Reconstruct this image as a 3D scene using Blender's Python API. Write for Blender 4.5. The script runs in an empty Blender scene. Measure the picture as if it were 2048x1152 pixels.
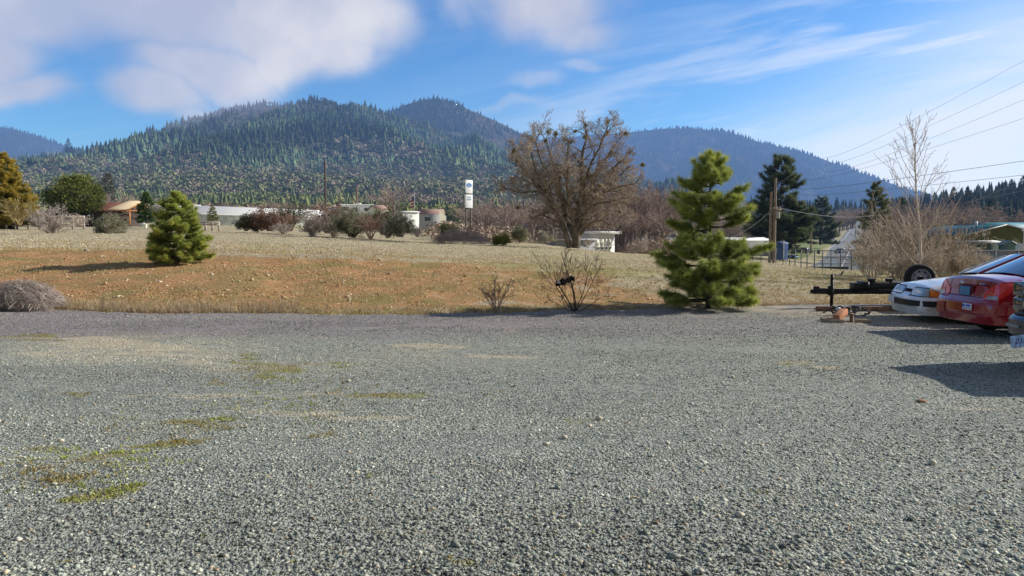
import bpy, math, random
import numpy as np
from mathutils import Vector
PI = math.pi
scene = bpy.context.scene
COL = scene.collection

# ------------------------------------------------------------------ camera model
CAMH = 1.65; F = 1500.0; HOR = 475.0
TILT = math.atan((576 - HOR) / F)
cam_d = bpy.data.cameras.new('camera'); cam = bpy.data.objects.new('camera', cam_d)
COL.objects.link(cam); scene.camera = cam
cam.location = (0, 0, CAMH); cam.rotation_euler = (PI/2 - TILT, 0, 0)
cam_d.sensor_width = 36; cam_d.lens = 36 * F / 2048; cam_d.clip_end = 30000; cam_d.clip_start = .1

def P(px, py, Y):
    """world point at distance Y that the photo shows at (px, py)"""
    dx = (px - 1024) / F; dy = -(py - 576) / F
    fy = math.cos(TILT) + dy*math.sin(TILT); fz = -math.sin(TILT) + dy*math.cos(TILT)
    t = Y / fy
    return Vector((dx*t, Y, CAMH + fz*t))

def sstep(x, a, b):
    t = np.clip((x - a)/(b - a), 0, 1); return t*t*(3 - 2*t)

# value noise in numpy
_rs = np.random.RandomState(5); _NT = _rs.rand(256, 256)
def vnoise(x, y):
    x = np.asarray(x, float); y = np.asarray(y, float)
    xi = np.floor(x).astype(int); yi = np.floor(y).astype(int)
    fx = x - xi; fy = y - yi; fx = fx*fx*(3-2*fx); fy = fy*fy*(3-2*fy)
    g = lambda a, b: _NT[a % 256, b % 256]
    return (g(xi, yi)*(1-fx) + g(xi+1, yi)*fx)*(1-fy) + (g(xi, yi+1)*(1-fx) + g(xi+1, yi+1)*fx)*fy
def fbm(x, y, o=4):
    s = 0; a = .5
    for k in range(o): s = s + a*vnoise(np.asarray(x)*2**k + 17*k, np.asarray(y)*2**k + 31*k); a *= .5
    return s / (1 - .5**o)

# ------------------------------------------------------------------ terrain: rows of (distance, apparent level) turned into heights
CX = [-600, 0, 300, 600, 900, 1100, 1220, 1350, 1500, 1600, 1700, 1800, 1950, 2100, 2700]
ROWS = {
 28:  [500,500,500,505,519,530,537,544,551,556,560,563,568,570,572],
 38:  [484,484,485,490,504,514,521,528,536,540,543,543,543,544,545],
 55:  [469,469,470,475,489,498,508,513,522,534,541,541,541,542,542],
 70:  [460,460,461,468,484,492,505,511,522,535,543,541,536,534,534],
 110: [452,452,453,459,475,488,508,514,520,532,545,541,522,518,516],
 150: [446,446,446,450,462,480,499,508,508,520,530,528,498,498,498],
 180: [443,443,443,445,453,473,491,499,502,511,521,519,492,490,488],
 220: [441,441,441,442,448,466,481,490,493,500,507,506,485,480,478],
 300: [437,436,436,436,440,455,470,480,483,486,490,489,470,464,460],
 388: [433,430,430,430,433,446,458,468,474,478,478,478,452,444,440],
 500: [428,424,422,422,425,435,445,455,460,462,458,458,428,418,405],
 700: [410,400,392,395,400,415,425,435,445,442,436,430,402,384,350],
 800: [400,388,376,381,390,405,418,430,440,436,428,424,398,376,335],
 1100:[372,352,339,345,358,376,396,413,430,432,432,440,440,430,400],
}
RPX = [-600,-300,0,60,130,200,260,330,400,480,560,640,700,740,780,840,900,960,1000,1040,1100,1200,1300,1400,1500,1700,2700]
R15 = [352,350,340,338,333,322,308,292,283,274,272,270,272,276,284,296,306,316,324,332,345,366,386,402,420,436,442]
R20 = [346,342,333,326,313,301,288,268,248,224,217,207,213,224,232,248,266,284,298,312,336,362,384,400,420,438,445]
GX = np.arange(-600, 2701, 20.0)
rows_Y = sorted(ROWS) + [1500, 2050, 2500, 3200]
tab = []
for Yr in rows_Y:
    if Yr in ROWS: y = np.interp(GX, CX, ROWS[Yr])
    elif Yr == 1500: y = np.interp(GX, RPX, R15)
    elif Yr == 2050: y = np.interp(GX, RPX, R20)
    else: y = None
    if y is not None: z = CAMH - (y - HOR)/F*Yr
    elif Yr == 2500: z = tab[-1]*.8
    else: z = tab[-1]*0 + 20
    if Yr <= 300: z = np.convolve(np.pad(z, 2, mode='edge'), np.ones(5)/5, 'valid')
    tab.append(z)
tab = np.array(tab); LY = np.log(np.array(rows_Y, float))
def edgeY(px):      # where the gravel stops
    return np.interp(px, [-600, 0, 300, 900, 1200, 1500, 1700, 2100, 2700], [19, 17.3, 16.2, 16.2, 16.9, 17.9, 18.4, 19.2, 21])
def height(X, Y):
    X = np.asarray(X, float); Y = np.asarray(Y, float)
    Ys = np.maximum(Y, 3.0)
    px = 1024 + F*X/Ys
    cx = np.clip((px + 600)/20, 0, len(GX) - 1.001); ci = cx.astype(int); cf = cx - ci
    ly = np.clip(np.log(np.maximum(Ys, 28)), LY[0], LY[-1] - 1e-4)
    ri = np.clip(np.searchsorted(LY, ly, side='right') - 1, 0, len(LY) - 2)
    rf = (np.exp(ly) - np.exp(LY[ri]))/(np.exp(LY[ri+1]) - np.exp(LY[ri]))
    z = (tab[ri, ci]*(1-cf) + tab[ri, ci+1]*cf)*(1-rf) + (tab[ri+1, ci]*(1-cf) + tab[ri+1, ci+1]*cf)*rf
    e = edgeY(np.clip(px, -600, 2700))
    t = np.clip((Ys - e)/(26.3 - e), 0, 1)
    s = t*1.02 - .02*t*t + .05*np.sin(PI*t)
    z = np.where(Ys < 28, z*s, z)
    n = (fbm(X*.35, Y*.35, 3) - .5)*.14 + (fbm(X*1.7, Y*1.7, 2) - .5)*.07 + (fbm(X*1.1 + Y*.5, Y*.25, 3)-.5)*.16*(1-sstep(Ys, 25, 28))
    z = z + n*sstep(Ys, e, e + 3)*(1 - sstep(Ys, 90, 140))
    far = sstep(Ys, 500, 1200)
    z = z + far*((fbm(X/160, Y/160, 4) - .5)*34 - np.abs(fbm(X/150+7, Y/900, 3)-.5)*150*sstep(Ys, 900, 1300) + 14*sstep(Ys, 900, 1300))*(1 - .5*sstep(Ys, 1800, 2050))
    return z
def H(X, Y): return float(height(X, Y))
def G(px, Y):
    X = (px - 1024)/F*Y
    return Vector((X, Y, H(X, Y)))

# ------------------------------------------------------------------ mesh builder
class MB:
    def __init__(s): s.v = []; s.f = []; s.n = 0; s.c = []; s.hasc = False
    def add(s, v, *faces, col=None):
        v = np.asarray(v, float).reshape(-1, 3)
        for f in faces:
            f = np.asarray(f, int)
            if f.size: s.f.append(f + s.n)
        s.v.append(v); s.n += len(v)
        if col is None: s.c.append(np.ones((len(v), 3)))
        else:
            s.hasc = True; s.c.append(np.broadcast_to(np.asarray(col, float), (len(v), 3)))
        return s
    def box(s, c, size, rz=0, rx=0, ry=0, col=None, taper=1.0):
        x, y, z = [d/2 for d in size]
        v = np.array([[-x,-y,-z],[x,-y,-z],[x,y,-z],[-x,y,-z],[-x*taper,-y*taper,z],[x*taper,-y*taper,z],[x*taper,y*taper,z],[-x*taper,y*taper,z]])
        v = v @ rot(rx, ry, rz).T + np.array(c)
        return s.add(v, [[0,3,2,1],[4,5,6,7],[0,1,5,4],[1,2,6,5],[2,3,7,6],[3,0,4,7]], col=col)
    def tube(s, pts, r, n=8, col=None, cap=True):
        pts = np.asarray(pts, float)[None]; r = np.broadcast_to(np.asarray(r, float), (pts.shape[1],))[None]
        return s.tubes(pts, r, n, col, cap)
    def tubes(s, Pp, R, n=4, col=None, cap=False):
        Pp = np.asarray(Pp, float); R = np.asarray(R, float); m, k, _ = Pp.shape
        t = np.gradient(Pp, axis=1); t /= np.linalg.norm(t, axis=2, keepdims=True) + 1e-9
        mean = t.mean(axis=1, keepdims=True)
        ref = np.where(np.abs(mean[..., 2:3]) > .8, np.array([1., 0, 0]), np.array([0, 0, 1.]))
        a = np.cross(t, np.broadcast_to(ref, t.shape)); a /= np.linalg.norm(a, axis=2, keepdims=True) + 1e-9
        b = np.cross(t, a)
        th = np.arange(n)*2*PI/n
        V = Pp[:, :, None] + R[:, :, None, None]*(np.cos(th)[None, None, :, None]*a[:, :, None] + np.sin(th)[None, None, :, None]*b[:, :, None])
        i = np.arange(m)[:, None, None]*k*n; j = np.arange(k-1)[None, :, None]*n; q = np.arange(n)[None, None]; q2 = (q+1) % n
        f = np.stack([i+j+q, i+j+n+q, i+j+n+q2, i+j+q2], -1).reshape(-1, 4)
        fs = [f]
        if cap:
            base = np.arange(m)[:, None]*k*n
            fs.append(base + np.arange(n)[None]); fs.append(base + (k-1)*n + np.arange(n)[None, ::-1])
        if col is not None and np.ndim(col) == 2: col = np.repeat(col, k*n, axis=0)
        return s.add(V.reshape(-1, 3), *fs, col=col)
    def tris(s, T, col=None):
        T = np.asarray(T, float); m = len(T)
        if col is not None and np.ndim(col) == 2: col = np.repeat(col, 3, axis=0)
        return s.add(T.reshape(-1, 3), np.arange(m*3).reshape(-1, 3), col=col)
    def quad(s, a, b, c, d, col=None): return s.add([a, b, c, d], [[0, 1, 2, 3]], col=col)
    def lathe(s, prof, c, n=20, axis='z', col=None):
        prof = np.asarray(prof, float); th = np.arange(n)*2*PI/n; k = len(prof)
        r = prof[:, 0][:, None]; h = prof[:, 1][:, None]
        X = r*np.cos(th); Y_ = r*np.sin(th); Z = h + 0*th
        if axis == 'z': V = np.stack([X, Y_, Z], -1)
        elif axis == 'y': V = np.stack([X, Z, -Y_], -1)
        else: V = np.stack([Z, X, Y_], -1)
        V = V.reshape(-1, 3) + np.array(c)
        j = np.arange(k-1)[:, None]*n; q = np.arange(n)[None]; q2 = (q+1) % n
        f = np.stack([j+q, j+q2, j+n+q2, j+n+q], -1).reshape(-1, 4)
        return s.add(V, f, col=col)
    def build(s, name, mat, parent=None, smooth=False, loc=None, bevel=0):
        V = np.concatenate(s.v); me = bpy.data.meshes.new(name)
        fl = s.f; nl = sum(f.size for f in fl); nf = sum(len(f) for f in fl)
        me.vertices.add(len(V)); me.vertices.foreach_set('co', V.astype(np.float32).ravel())
        me.loops.add(nl); me.loops.foreach_set('vertex_index', np.concatenate([f.ravel() for f in fl]).astype(np.int32))
        sizes = np.concatenate([np.full(len(f), f.shape[1]) for f in fl]).astype(np.int32)
        me.polygons.add(nf); me.polygons.foreach_set('loop_start', np.concatenate([[0], np.cumsum(sizes)[:-1]]).astype(np.int32))
        me.polygons.foreach_set('loop_total', sizes)
        if smooth: me.polygons.foreach_set('use_smooth', np.ones(nf, bool))
        if s.hasc:
            ca = me.color_attributes.new('Col', 'FLOAT_COLOR', 'POINT')
            C = np.concatenate(s.c); ca.data.foreach_set('color', np.c_[C, np.ones(len(C))].astype(np.float32).ravel())
        me.update(calc_edges=True); me.validate()
        if smooth == 'auto':
            me.set_sharp_from_angle(angle=math.radians(38))
        o = bpy.data.objects.new(name, me); COL.objects.link(o)
        if mat is not None: me.materials.append(mat)
        if parent is not None: o.parent = parent
        if loc is not None: o.location = loc
        if bevel:
            b = o.modifiers.new('bevel', 'BEVEL'); b.width = bevel; b.segments = 2; b.limit_method = 'ANGLE'
        return o

def rot(rx=0, ry=0, rz=0):
    cx, sx, cy, sy, cz, sz = math.cos(rx), math.sin(rx), math.cos(ry), math.sin(ry), math.cos(rz), math.sin(rz)
    return np.array([[cz,-sz,0],[sz,cz,0],[0,0,1]]) @ np.array([[cy,0,sy],[0,1,0],[-sy,0,cy]]) @ np.array([[1,0,0],[0,cx,-sx],[0,sx,cx]])

def tag(o, label, cat, group=None, kind=None):
    o['label'] = label; o['category'] = cat
    if group: o['group'] = group
    if kind: o['kind'] = kind
    return o
def thing(name, label, cat, loc=(0,0,0), rz=0, group=None, s=1.0):
    o = bpy.data.objects.new(name, None); COL.objects.link(o); o.location = loc; o.rotation_euler = (0,0,rz); o.scale = (s,s,s)
    o.empty_display_size = .2
    return tag(o, label, cat, group)
def struct(o): o['kind'] = 'structure'; return o
def dup(root, loc, rz=0, s=1.0, label=None, cat=None, group=None):
    def cp(o, par):
        c = o.copy(); COL.objects.link(c); c.parent = par
        for ch in kids[o.name]: cp(ch, c)
        return c
    kids = {}
    def coll(o):
        kids[o.name] = list(o.children)
        for ch in o.children: coll(ch)
    coll(root)
    r = cp(root, None); r.location = loc; r.rotation_euler = (0, 0, rz)
    r.scale = (s, s, s) if np.isscalar(s) else s
    if label: r['label'] = label
    if cat: r['category'] = cat
    if group: r['group'] = group
    elif 'group' in r.keys(): del r['group']
    return r

# ------------------------------------------------------------------ materials
class N:
    """small node-tree helper"""
    def __init__(s, nt): s.nt = nt; s.nt.nodes.clear()
    def __call__(s, typ, ins={}, **kw):
        n = s.nt.nodes.new(typ)
        for k, v in kw.items(): setattr(n, k, v)
        for k, v in ins.items(): s.set(n.inputs[k], v)
        return n
    def set(s, inp, v):
        if isinstance(v, bpy.types.NodeSocket): s.nt.links.new(v, inp)
        elif isinstance(v, bpy.types.Node): s.nt.links.new(v.outputs[0], inp)
        elif isinstance(v, (tuple, list)) and len(v) == 3 and inp.type == 'RGBA': inp.default_value = (*v, 1)
        else: inp.default_value = v
    def math(s, op, a, b=0.0, c=None, clamp=False):
        n = s('ShaderNodeMath', {0: a, 1: b}, operation=op, use_clamp=clamp)
        if c is not None: s.set(n.inputs[2], c)
        return n.outputs[0]
    def mix(s, f, a, b, mode='MIX'):
        n = s('ShaderNodeMix', data_type='RGBA', blend_type=mode)
        s.set(n.inputs[0], f); s.set(n.inputs[6], a); s.set(n.inputs[7], b); return n.outputs[2]
    def ramp(s, f, stops, interp='LINEAR'):
        n = s('ShaderNodeValToRGB', {0: f}); cr = n.color_ramp; cr.interpolation = interp
        while len(cr.elements) < len(stops): cr.elements.new(.5)
        for e, (p, c) in zip(cr.elements, stops):
            e.position = p; e.color = (*(c if not np.isscalar(c) else (c,)*3), 1)
        return n.outputs[0]
    def rng(s, v, a, b, c=0.0, d=1.0, smooth=True):
        n = s('ShaderNodeMapRange', {0: v, 1: a, 2: b, 3: c, 4: d}); n.interpolation_type = 'SMOOTHSTEP' if smooth else 'LINEAR'
        return n.outputs[0]
    def noise(s, vec, scale, detail=4, rough=.55, out='Fac', dist=0):
        n = s('ShaderNodeTexNoise', {'Scale': scale, 'Detail': detail, 'Roughness': rough, 'Distortion': dist})
        if vec is not None: s.set(n.inputs['Vector'], vec)
        return n.outputs[out]
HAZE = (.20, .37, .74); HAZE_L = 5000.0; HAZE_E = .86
def haze_out(n, shader, extra=None, L=HAZE_L, color=HAZE):  # aerial haze painted into the material: bluish emission growing with distance
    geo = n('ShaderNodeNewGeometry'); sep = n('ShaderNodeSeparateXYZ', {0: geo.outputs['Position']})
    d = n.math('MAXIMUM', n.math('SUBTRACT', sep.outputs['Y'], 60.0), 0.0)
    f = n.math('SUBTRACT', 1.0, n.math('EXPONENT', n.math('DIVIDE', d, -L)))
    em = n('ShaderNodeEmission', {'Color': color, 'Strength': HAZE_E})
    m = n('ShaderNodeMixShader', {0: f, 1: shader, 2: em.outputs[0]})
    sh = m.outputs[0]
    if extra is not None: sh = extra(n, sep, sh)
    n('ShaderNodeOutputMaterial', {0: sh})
_mats = {}
def M(name, col, rough=.85, noise=None, attr=False, haze=False, bump=None, trans=0, metal=0, spec=.3, coat=0, grad=None, extra=None, L=HAZE_L, col2=None):
    if name in _mats: return _mats[name]
    m = bpy.data.materials.new(name); m.use_nodes = True; n = N(m.node_tree); _mats[name] = m
    tc = n('ShaderNodeTexCoord').outputs['Object']
    c = col
    if noise:
        nv = n.noise(tc, noise[0], 5)
        c = n.mix(n.rng(nv, .3, .7), tuple(x*(1-noise[1]) for x in col), col2 or tuple(min(1, x*(1+noise[1])) for x in col))
    if attr:
        at = n('ShaderNodeVertexColor', layer_name='Col')
        c = n.mix(1.0, c, at.outputs[0], 'MULTIPLY')
    b = n('ShaderNodeBsdfPrincipled', {'Base Color': c, 'Roughness': rough, 'Metallic': metal, 'Specular IOR Level': spec, 'Coat Weight': coat, 'Coat Roughness': .04})
    if bump:
        bn = n.noise(tc, bump[0], 6, .65)
        bb = n('ShaderNodeBump', {'Height': bn, 'Strength': bump[1], 'Distance': bump[2] if len(bump) > 2 else .02}); n.set(b.inputs['Normal'], bb.outputs[0])
    sh = b.outputs[0]
    if trans:
        t = n('ShaderNodeBsdfTranslucent', {'Color': c}); sh = n('ShaderNodeMixShader', {0: trans, 1: sh, 2: t.outputs[0]}).outputs[0]
    if haze: haze_out(n, sh, extra, L)
    else: n('ShaderNodeOutputMaterial', {0: sh})
    return m
def glass_mat(name, tint=(.02,.03,.04), rough=.03, spec=1.0):
    return M(name, tint, rough, spec=spec, coat=1.0)

# ------------------------------------------------------------------ sky, sun
SUN_AZ = math.radians(14); SUN_EL = math.radians(29)
sd = Vector((math.cos(SUN_AZ)*math.cos(SUN_EL), math.sin(SUN_AZ)*math.cos(SUN_EL), math.sin(SUN_EL)))
sun_d = bpy.data.lights.new('sun', 'SUN'); sun = bpy.data.objects.new('sun', sun_d); COL.objects.link(sun)
sun.rotation_euler = sd.to_track_quat('Z', 'Y').to_euler(); sun_d.energy = 5.0; sun_d.angle = math.radians(.55); sun_d.color = (1, .94, .83)
world = bpy.data.worlds.new('World'); scene.world = world; world.use_nodes = True
n = N(world.node_tree)
sky = n('ShaderNodeTexSky', sky_type='NISHITA'); sky.sun_disc = False
sky.sun_elevation = SUN_EL; sky.sun_rotation = PI/2 - SUN_AZ; sky.air_density = 1.0; sky.dust_density = .6; sky.ozone_density = 2.0
tc = n('ShaderNodeTexCoord').outputs['Generated']
sp = n('ShaderNodeSeparateXYZ', {0: tc}); x, y, z = sp.outputs
yy = n.math('MAXIMUM', y, .05)
U = n.math('DIVIDE', x, yy); V = n.math('DIVIDE', z, yy)      # tangent-plane coordinates of the view direction toward +Y
nz1 = n('ShaderNodeTexNoise', {'Vector': tc, 'Scale': 3.2, 'Detail': 5, 'Roughness': .5}).outputs['Color']
nsp = n('ShaderNodeSeparateXYZ', {0: nz1})
Uw = n.math('ADD', U, n.math('MULTIPLY', n.math('SUBTRACT', nsp.outputs[0], .5), .30))
Vw = n.math('ADD', V, n.math('MULTIPLY', n.math('SUBTRACT', nsp.outputs[1], .5), .17))
def blob(cx, cy, rx, ry, amt=1.0, soft=.25):
    a = n.math('DIVIDE', n.math('SUBTRACT', Uw, (cx-1024)/F), rx/F); b = n.math('DIVIDE', n.math('SUBTRACT', Vw, (HOR-cy)/F), ry/F)
    d = n.math('SQRT', n.math('ADD', n.math('MULTIPLY', a, a), n.math('MULTIPLY', b, b)))
    return n.math('MULTIPLY', n.rng(d, 1.15, soft), amt)
acc = None
for bb in [(-80,130,260,130,1,.4),(40,215,190,50,.85,.3),(130,60,400,110,.9,.3),(360,50,330,120,.95,.3),(600,50,190,110,1.0,.4),(640,120,110,70,.95,.35),(480,150,240,70,.9,.3),(360,205,150,60,.85,.3),(440,235,110,28,.6,.2),
           (1080,20,200,120,1.0,.25),(1130,85,160,60,.8,.2),(950,30,90,70,.45,.2),(880,40,60,60,.35),(1170,150,70,18,.4),(1060,180,90,16,.35),(1010,215,120,14,.3)]:
    v = blob(*bb); acc = v if acc is None else n.math('MAXIMUM', acc, v)
# soft streaks of high cloud, rising to the right
cs, sn = math.cos(.20), math.sin(.20)
ur = n.math('ADD', n.math('MULTIPLY', U, cs), n.math('MULTIPLY', V, sn)); vr = n.math('SUBTRACT', n.math('MULTIPLY', V, cs), n.math('MULTIPLY', U, sn))
cv = n('ShaderNodeCombineXYZ', {0: n.math('MULTIPLY', ur, 1.6), 1: n.math('MULTIPLY', vr, 13.0), 2: 3.3}).outputs[0]
st = n.noise(cv, 1.6, 6, .55, dist=.35)
big = n.math('ADD', U, n.math('MULTIPLY', V, -1.9))
amt = n.rng(big, -.25, .95, .0, 1.0)
str_ = n.math('MULTIPLY', n.rng(st, .42, .62), n.rng(big, -.45, .15, .06, .95))
base_h = n.math('MULTIPLY', n.rng(big, -.12, .30), .95)
cir = n.math('MAXIMUM', n.math('MULTIPLY', str_, .80), n.math('MULTIPLY', base_h, n.rng(st, .2, .6, .50, 1.0)))
front = n.rng(y, .02, .2)
tex = n.noise(tc, 5.0, 5, .5)
tex2 = n.noise(tc, 11.0, 5, .6)
cum = n.rng(n.math('ADD', n.math('ADD', acc, n.math('MULTIPLY', n.math('SUBTRACT', tex, .5), .55)), n.math('MULTIPLY', n.math('SUBTRACT', tex2, .5), .35)), -.05, 1.05)
cum = n.math('MULTIPLY', cum, front)
skyc = n.mix(1.0, sky.outputs[0], (.62, 1.03, 1.48), 'MULTIPLY')
cum_col = n.mix(n.rng(tex, .35, .7), (4.5, 4.9, 6.5), (7.3, 7.3, 7.9))
c1 = n.mix(n.math('MULTIPLY', cir, front), skyc, (7.3, 8.0, 9.3))
c2 = n.mix(n.math('MULTIPLY', cum, .93), c1, cum_col)
# unseen dull cloud added behind and above the viewer to neutralise ambient light
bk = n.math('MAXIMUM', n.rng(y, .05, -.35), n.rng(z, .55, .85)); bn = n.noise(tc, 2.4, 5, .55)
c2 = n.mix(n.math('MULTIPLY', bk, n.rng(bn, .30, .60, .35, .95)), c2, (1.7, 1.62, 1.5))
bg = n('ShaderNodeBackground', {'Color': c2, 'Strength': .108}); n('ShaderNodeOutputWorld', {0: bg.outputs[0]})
scene.view_settings.view_transform = 'Standard'; scene.view_settings.look = 'None'; scene.view_settings.exposure = 0

# ------------------------------------------------------------------ ground sheets
def grid_mesh(name, Xg, Yg, Zg, mat, masks=None):
    r, c = Xg.shape
    V = np.stack([Xg, Yg, Zg], -1).reshape(-1, 3)
    i = (np.arange(r-1)[:, None]*c + np.arange(c-1)[None]).ravel()
    f = np.stack([i, i+1, i+c+1, i+c], -1)
    mb = MB(); mb.add(V, f, col=None if masks is None else masks.reshape(-1, 3))
    return struct(mb.build(name, mat, smooth=True))

def ground_material():
    m = bpy.data.materials.new('field_ground'); m.use_nodes = True; n = N(m.node_tree)
    tc = n('ShaderNodeTexCoord').outputs['Object']
    at = n('ShaderNodeVertexColor', layer_name='Col'); sp = n('ShaderNodeSeparateColor', {0: at.outputs[0]})
    soil, green, wood = sp.outputs
    fine = n.noise(tc, 9.0, 6, .7); mid = n.noise(tc, 1.1, 5, .6); tiny = n.noise(tc, 38.0, 3, .7)
    big = n.noise(tc, .22, 4, .6)
    mp = n('ShaderNodeMapping', {0: tc, 3: (.35, 1.6, 1.0)}).outputs[0]
    streak = n.noise(mp, .8, 5, .6)
    dry = n.mix(n.rng(fine, .3, .72), (.34, .285, .18), (.68, .585, .42))
    dry = n.mix(n.rng(mid, .4, .65, 0, .4), dry, (.42, .35, .235))
    dry = n.mix(n.rng(streak, .42, .66, 0, .6), dry, (.40, .33, .21))
    orange = n.mix(n.rng(fine, .3, .7), (.34, .165, .068), (.66, .39, .19))
    orange = n.mix(n.rng(mid, .42, .60, 0, .85), orange, n.mix(fine, (.22, .15, .06), (.46, .33, .15)))
    orange = n.mix(n.rng(n.noise(tc, .55, 4, .6), .52, .66, 0, .7), orange, (.27, .235, .075))
    orange = n.mix(n.rng(tiny, .60, .70, 0, .9), orange, (.75,.60,.38))
    grn = n.mix(n.rng(fine, .3, .7), (.23, .235, .065), (.47, .45, .16))
    sfac = n.rng(n.math('ADD', soil, n.math('MULTIPLY', n.math('SUBTRACT', mid, .5), 1.3)), .38, .62)
    gfac = n.rng(n.math('ADD', green, n.math('MULTIPLY', n.math('SUBTRACT', big, .5), 1.5)), .35, .85)
    c = n.mix(sfac, dry, orange)
    c = n.mix(n.math('MULTIPLY', gfac, .75), c, grn)
    wn = n.noise(tc, .035, 6, .7)
    wcol = n.mix(n.rng(wn, .35, .65), (.12, .125, .06), (.28, .22, .15))
    c = n.mix(wood, c, wcol)
    bump = n('ShaderNodeBump', {'Height': n.math('ADD', fine, n.math('MULTIPLY', tiny, .5)), 'Strength': .9, 'Distance': .06})
    b = n('ShaderNodeBsdfPrincipled', {'Base Color': c, 'Roughness': 1.0, 'Specular IOR Level': .1, 'Normal': bump.outputs[0]})
    haze_out(n, b.outputs[0]); return m
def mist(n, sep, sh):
    """low cloud painted as a glow on the left shoulder of the ridge: thickens with height, world space"""
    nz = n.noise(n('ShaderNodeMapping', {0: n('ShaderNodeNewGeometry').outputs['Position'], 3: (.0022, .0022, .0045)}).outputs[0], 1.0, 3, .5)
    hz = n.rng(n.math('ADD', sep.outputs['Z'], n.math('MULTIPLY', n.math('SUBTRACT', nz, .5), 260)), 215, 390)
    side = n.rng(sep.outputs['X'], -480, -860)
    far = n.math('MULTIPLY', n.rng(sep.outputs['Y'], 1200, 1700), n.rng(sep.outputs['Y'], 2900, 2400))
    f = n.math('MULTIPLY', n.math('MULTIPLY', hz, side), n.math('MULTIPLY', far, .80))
    em = n('ShaderNodeEmission', {'Color': (.46, .50, .74), 'Strength': .85})  # cloud colour emitted by the slope and its trees
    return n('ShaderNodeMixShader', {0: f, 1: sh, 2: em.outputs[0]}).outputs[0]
ys = np.concatenate([[-80, -30, -5, 4, 9, 13], np.arange(14, 34, .16), np.geomspace(34, 130, 110)[1:], np.geomspace(130, 1150, 170)[1:]])
ss = np.sign(np.linspace(-1, 1, 421))*np.abs(np.linspace(-1, 1, 421))**1.15
W = np.maximum(90, ys*1.15)
Xg = ss[None]*W[:, None]; Yg = np.repeat(ys[:, None], len(ss), 1)
Zg = height(Xg, Yg) - np.where(Yg < edgeY(1024 + F*Xg/np.maximum(Yg, 3)) + .4, .05, 0)
pxg = np.clip(1024 + F*Xg/np.maximum(Yg, 3), -600, 2700); e = edgeY(pxg)
crest = np.interp(pxg, [-600, 0, 300, 600, 900, 1200, 1400, 2700], [30, 30, 28.6, 27, 25.3, 24.6, 20, 18])
nn = fbm(Xg*.22, Yg*.35, 4)
soil = sstep(Yg, e-1, e+1.2)*(1 - sstep(Yg + (nn-.5)*9, crest-2.0, crest+1.4))
soil *= np.interp(pxg, [-600, 0, 250, 500, 800, 1000, 1250, 1450, 1600, 2700], [1.1, 1.1, .98, .80, .78, .62, .66, .5, .25, .1])
soil = np.clip(soil + .5*sstep(fbm(Xg*.3+40, Yg*.05, 3), .55, .75)*sstep(Yg, 40, 44)*(1-sstep(Yg, 50, 58))*(pxg < 280), 0, 1)
green = .18 + .32*sstep(pxg, 600, 1150)*sstep(Yg, 23, 27)*(1-sstep(Yg, 62, 70)) + .25*sstep(Yg, 66, 74)*(1-sstep(Yg, 90, 120)) \
    + .25*(1-sstep(np.abs(Yg-crest-1), 0, 3)) + .35*sstep(Yg, 100, 130)
green -= .15*(1-sstep(pxg, 200, 700))*(1-sstep(Yg, 60, 70))
wood = sstep(Yg + (fbm(Xg/30, Yg/30, 3)-.5)*80, 170, 260)
wood *= np.where((pxg > 1560) & (pxg < 1830), 1-.9*(1-sstep(Yg, 500, 700)), 1)
grid_mesh('ground', Xg, Yg, Zg, ground_material(), np.stack([np.clip(soil,0,1), np.clip(green,0,1), np.clip(wood,0,1)], -1))

# forested hill (the same terrain carried on to its ridge)
def hill_mat(name, c1, c2, scale, bumpd, extra=None, L=HAZE_L, c3=None):
    m = bpy.data.materials.new(name); m.use_nodes = True; n = N(m.node_tree)
    tc = n('ShaderNodeTexCoord').outputs['Object']
    a = n.noise(tc, scale, 8, .7); b_ = n.noise(tc, scale*6, 4, .8); g = n.noise(tc, scale*.35, 4, .6)
    c = n.mix(n.rng(n.math('ADD', n.math('MULTIPLY', a, .6), n.math('MULTIPLY', b_, .4)), .4, .62), c1, c2)
    if c3: c = n.mix(n.rng(g, .52, .66, 0, .8), c, c3)
    bp = n('ShaderNodeBump', {'Height': b_, 'Strength': 1.0, 'Distance': bumpd})
    b = n('ShaderNodeBsdfPrincipled', {'Base Color': c, 'Roughness': 1, 'Specular IOR Level': 0, 'Normal': bp.outputs[0]})
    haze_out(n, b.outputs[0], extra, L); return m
yh = np.concatenate([np.geomspace(1100, 2050, 110), np.linspace(2080, 3200, 30)])
sx = np.linspace(-1500/F, 1700/F, 330)
Xg = sx[None]*yh[:, None]; Yg = np.repeat(yh[:, None], len(sx), 1)
grid_mesh('forested_hill', Xg, Yg, height(Xg, Yg) - .5, hill_mat('hill_floor', (.06,.08,.045), (.15,.14,.09), .02, 6, mist))

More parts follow.
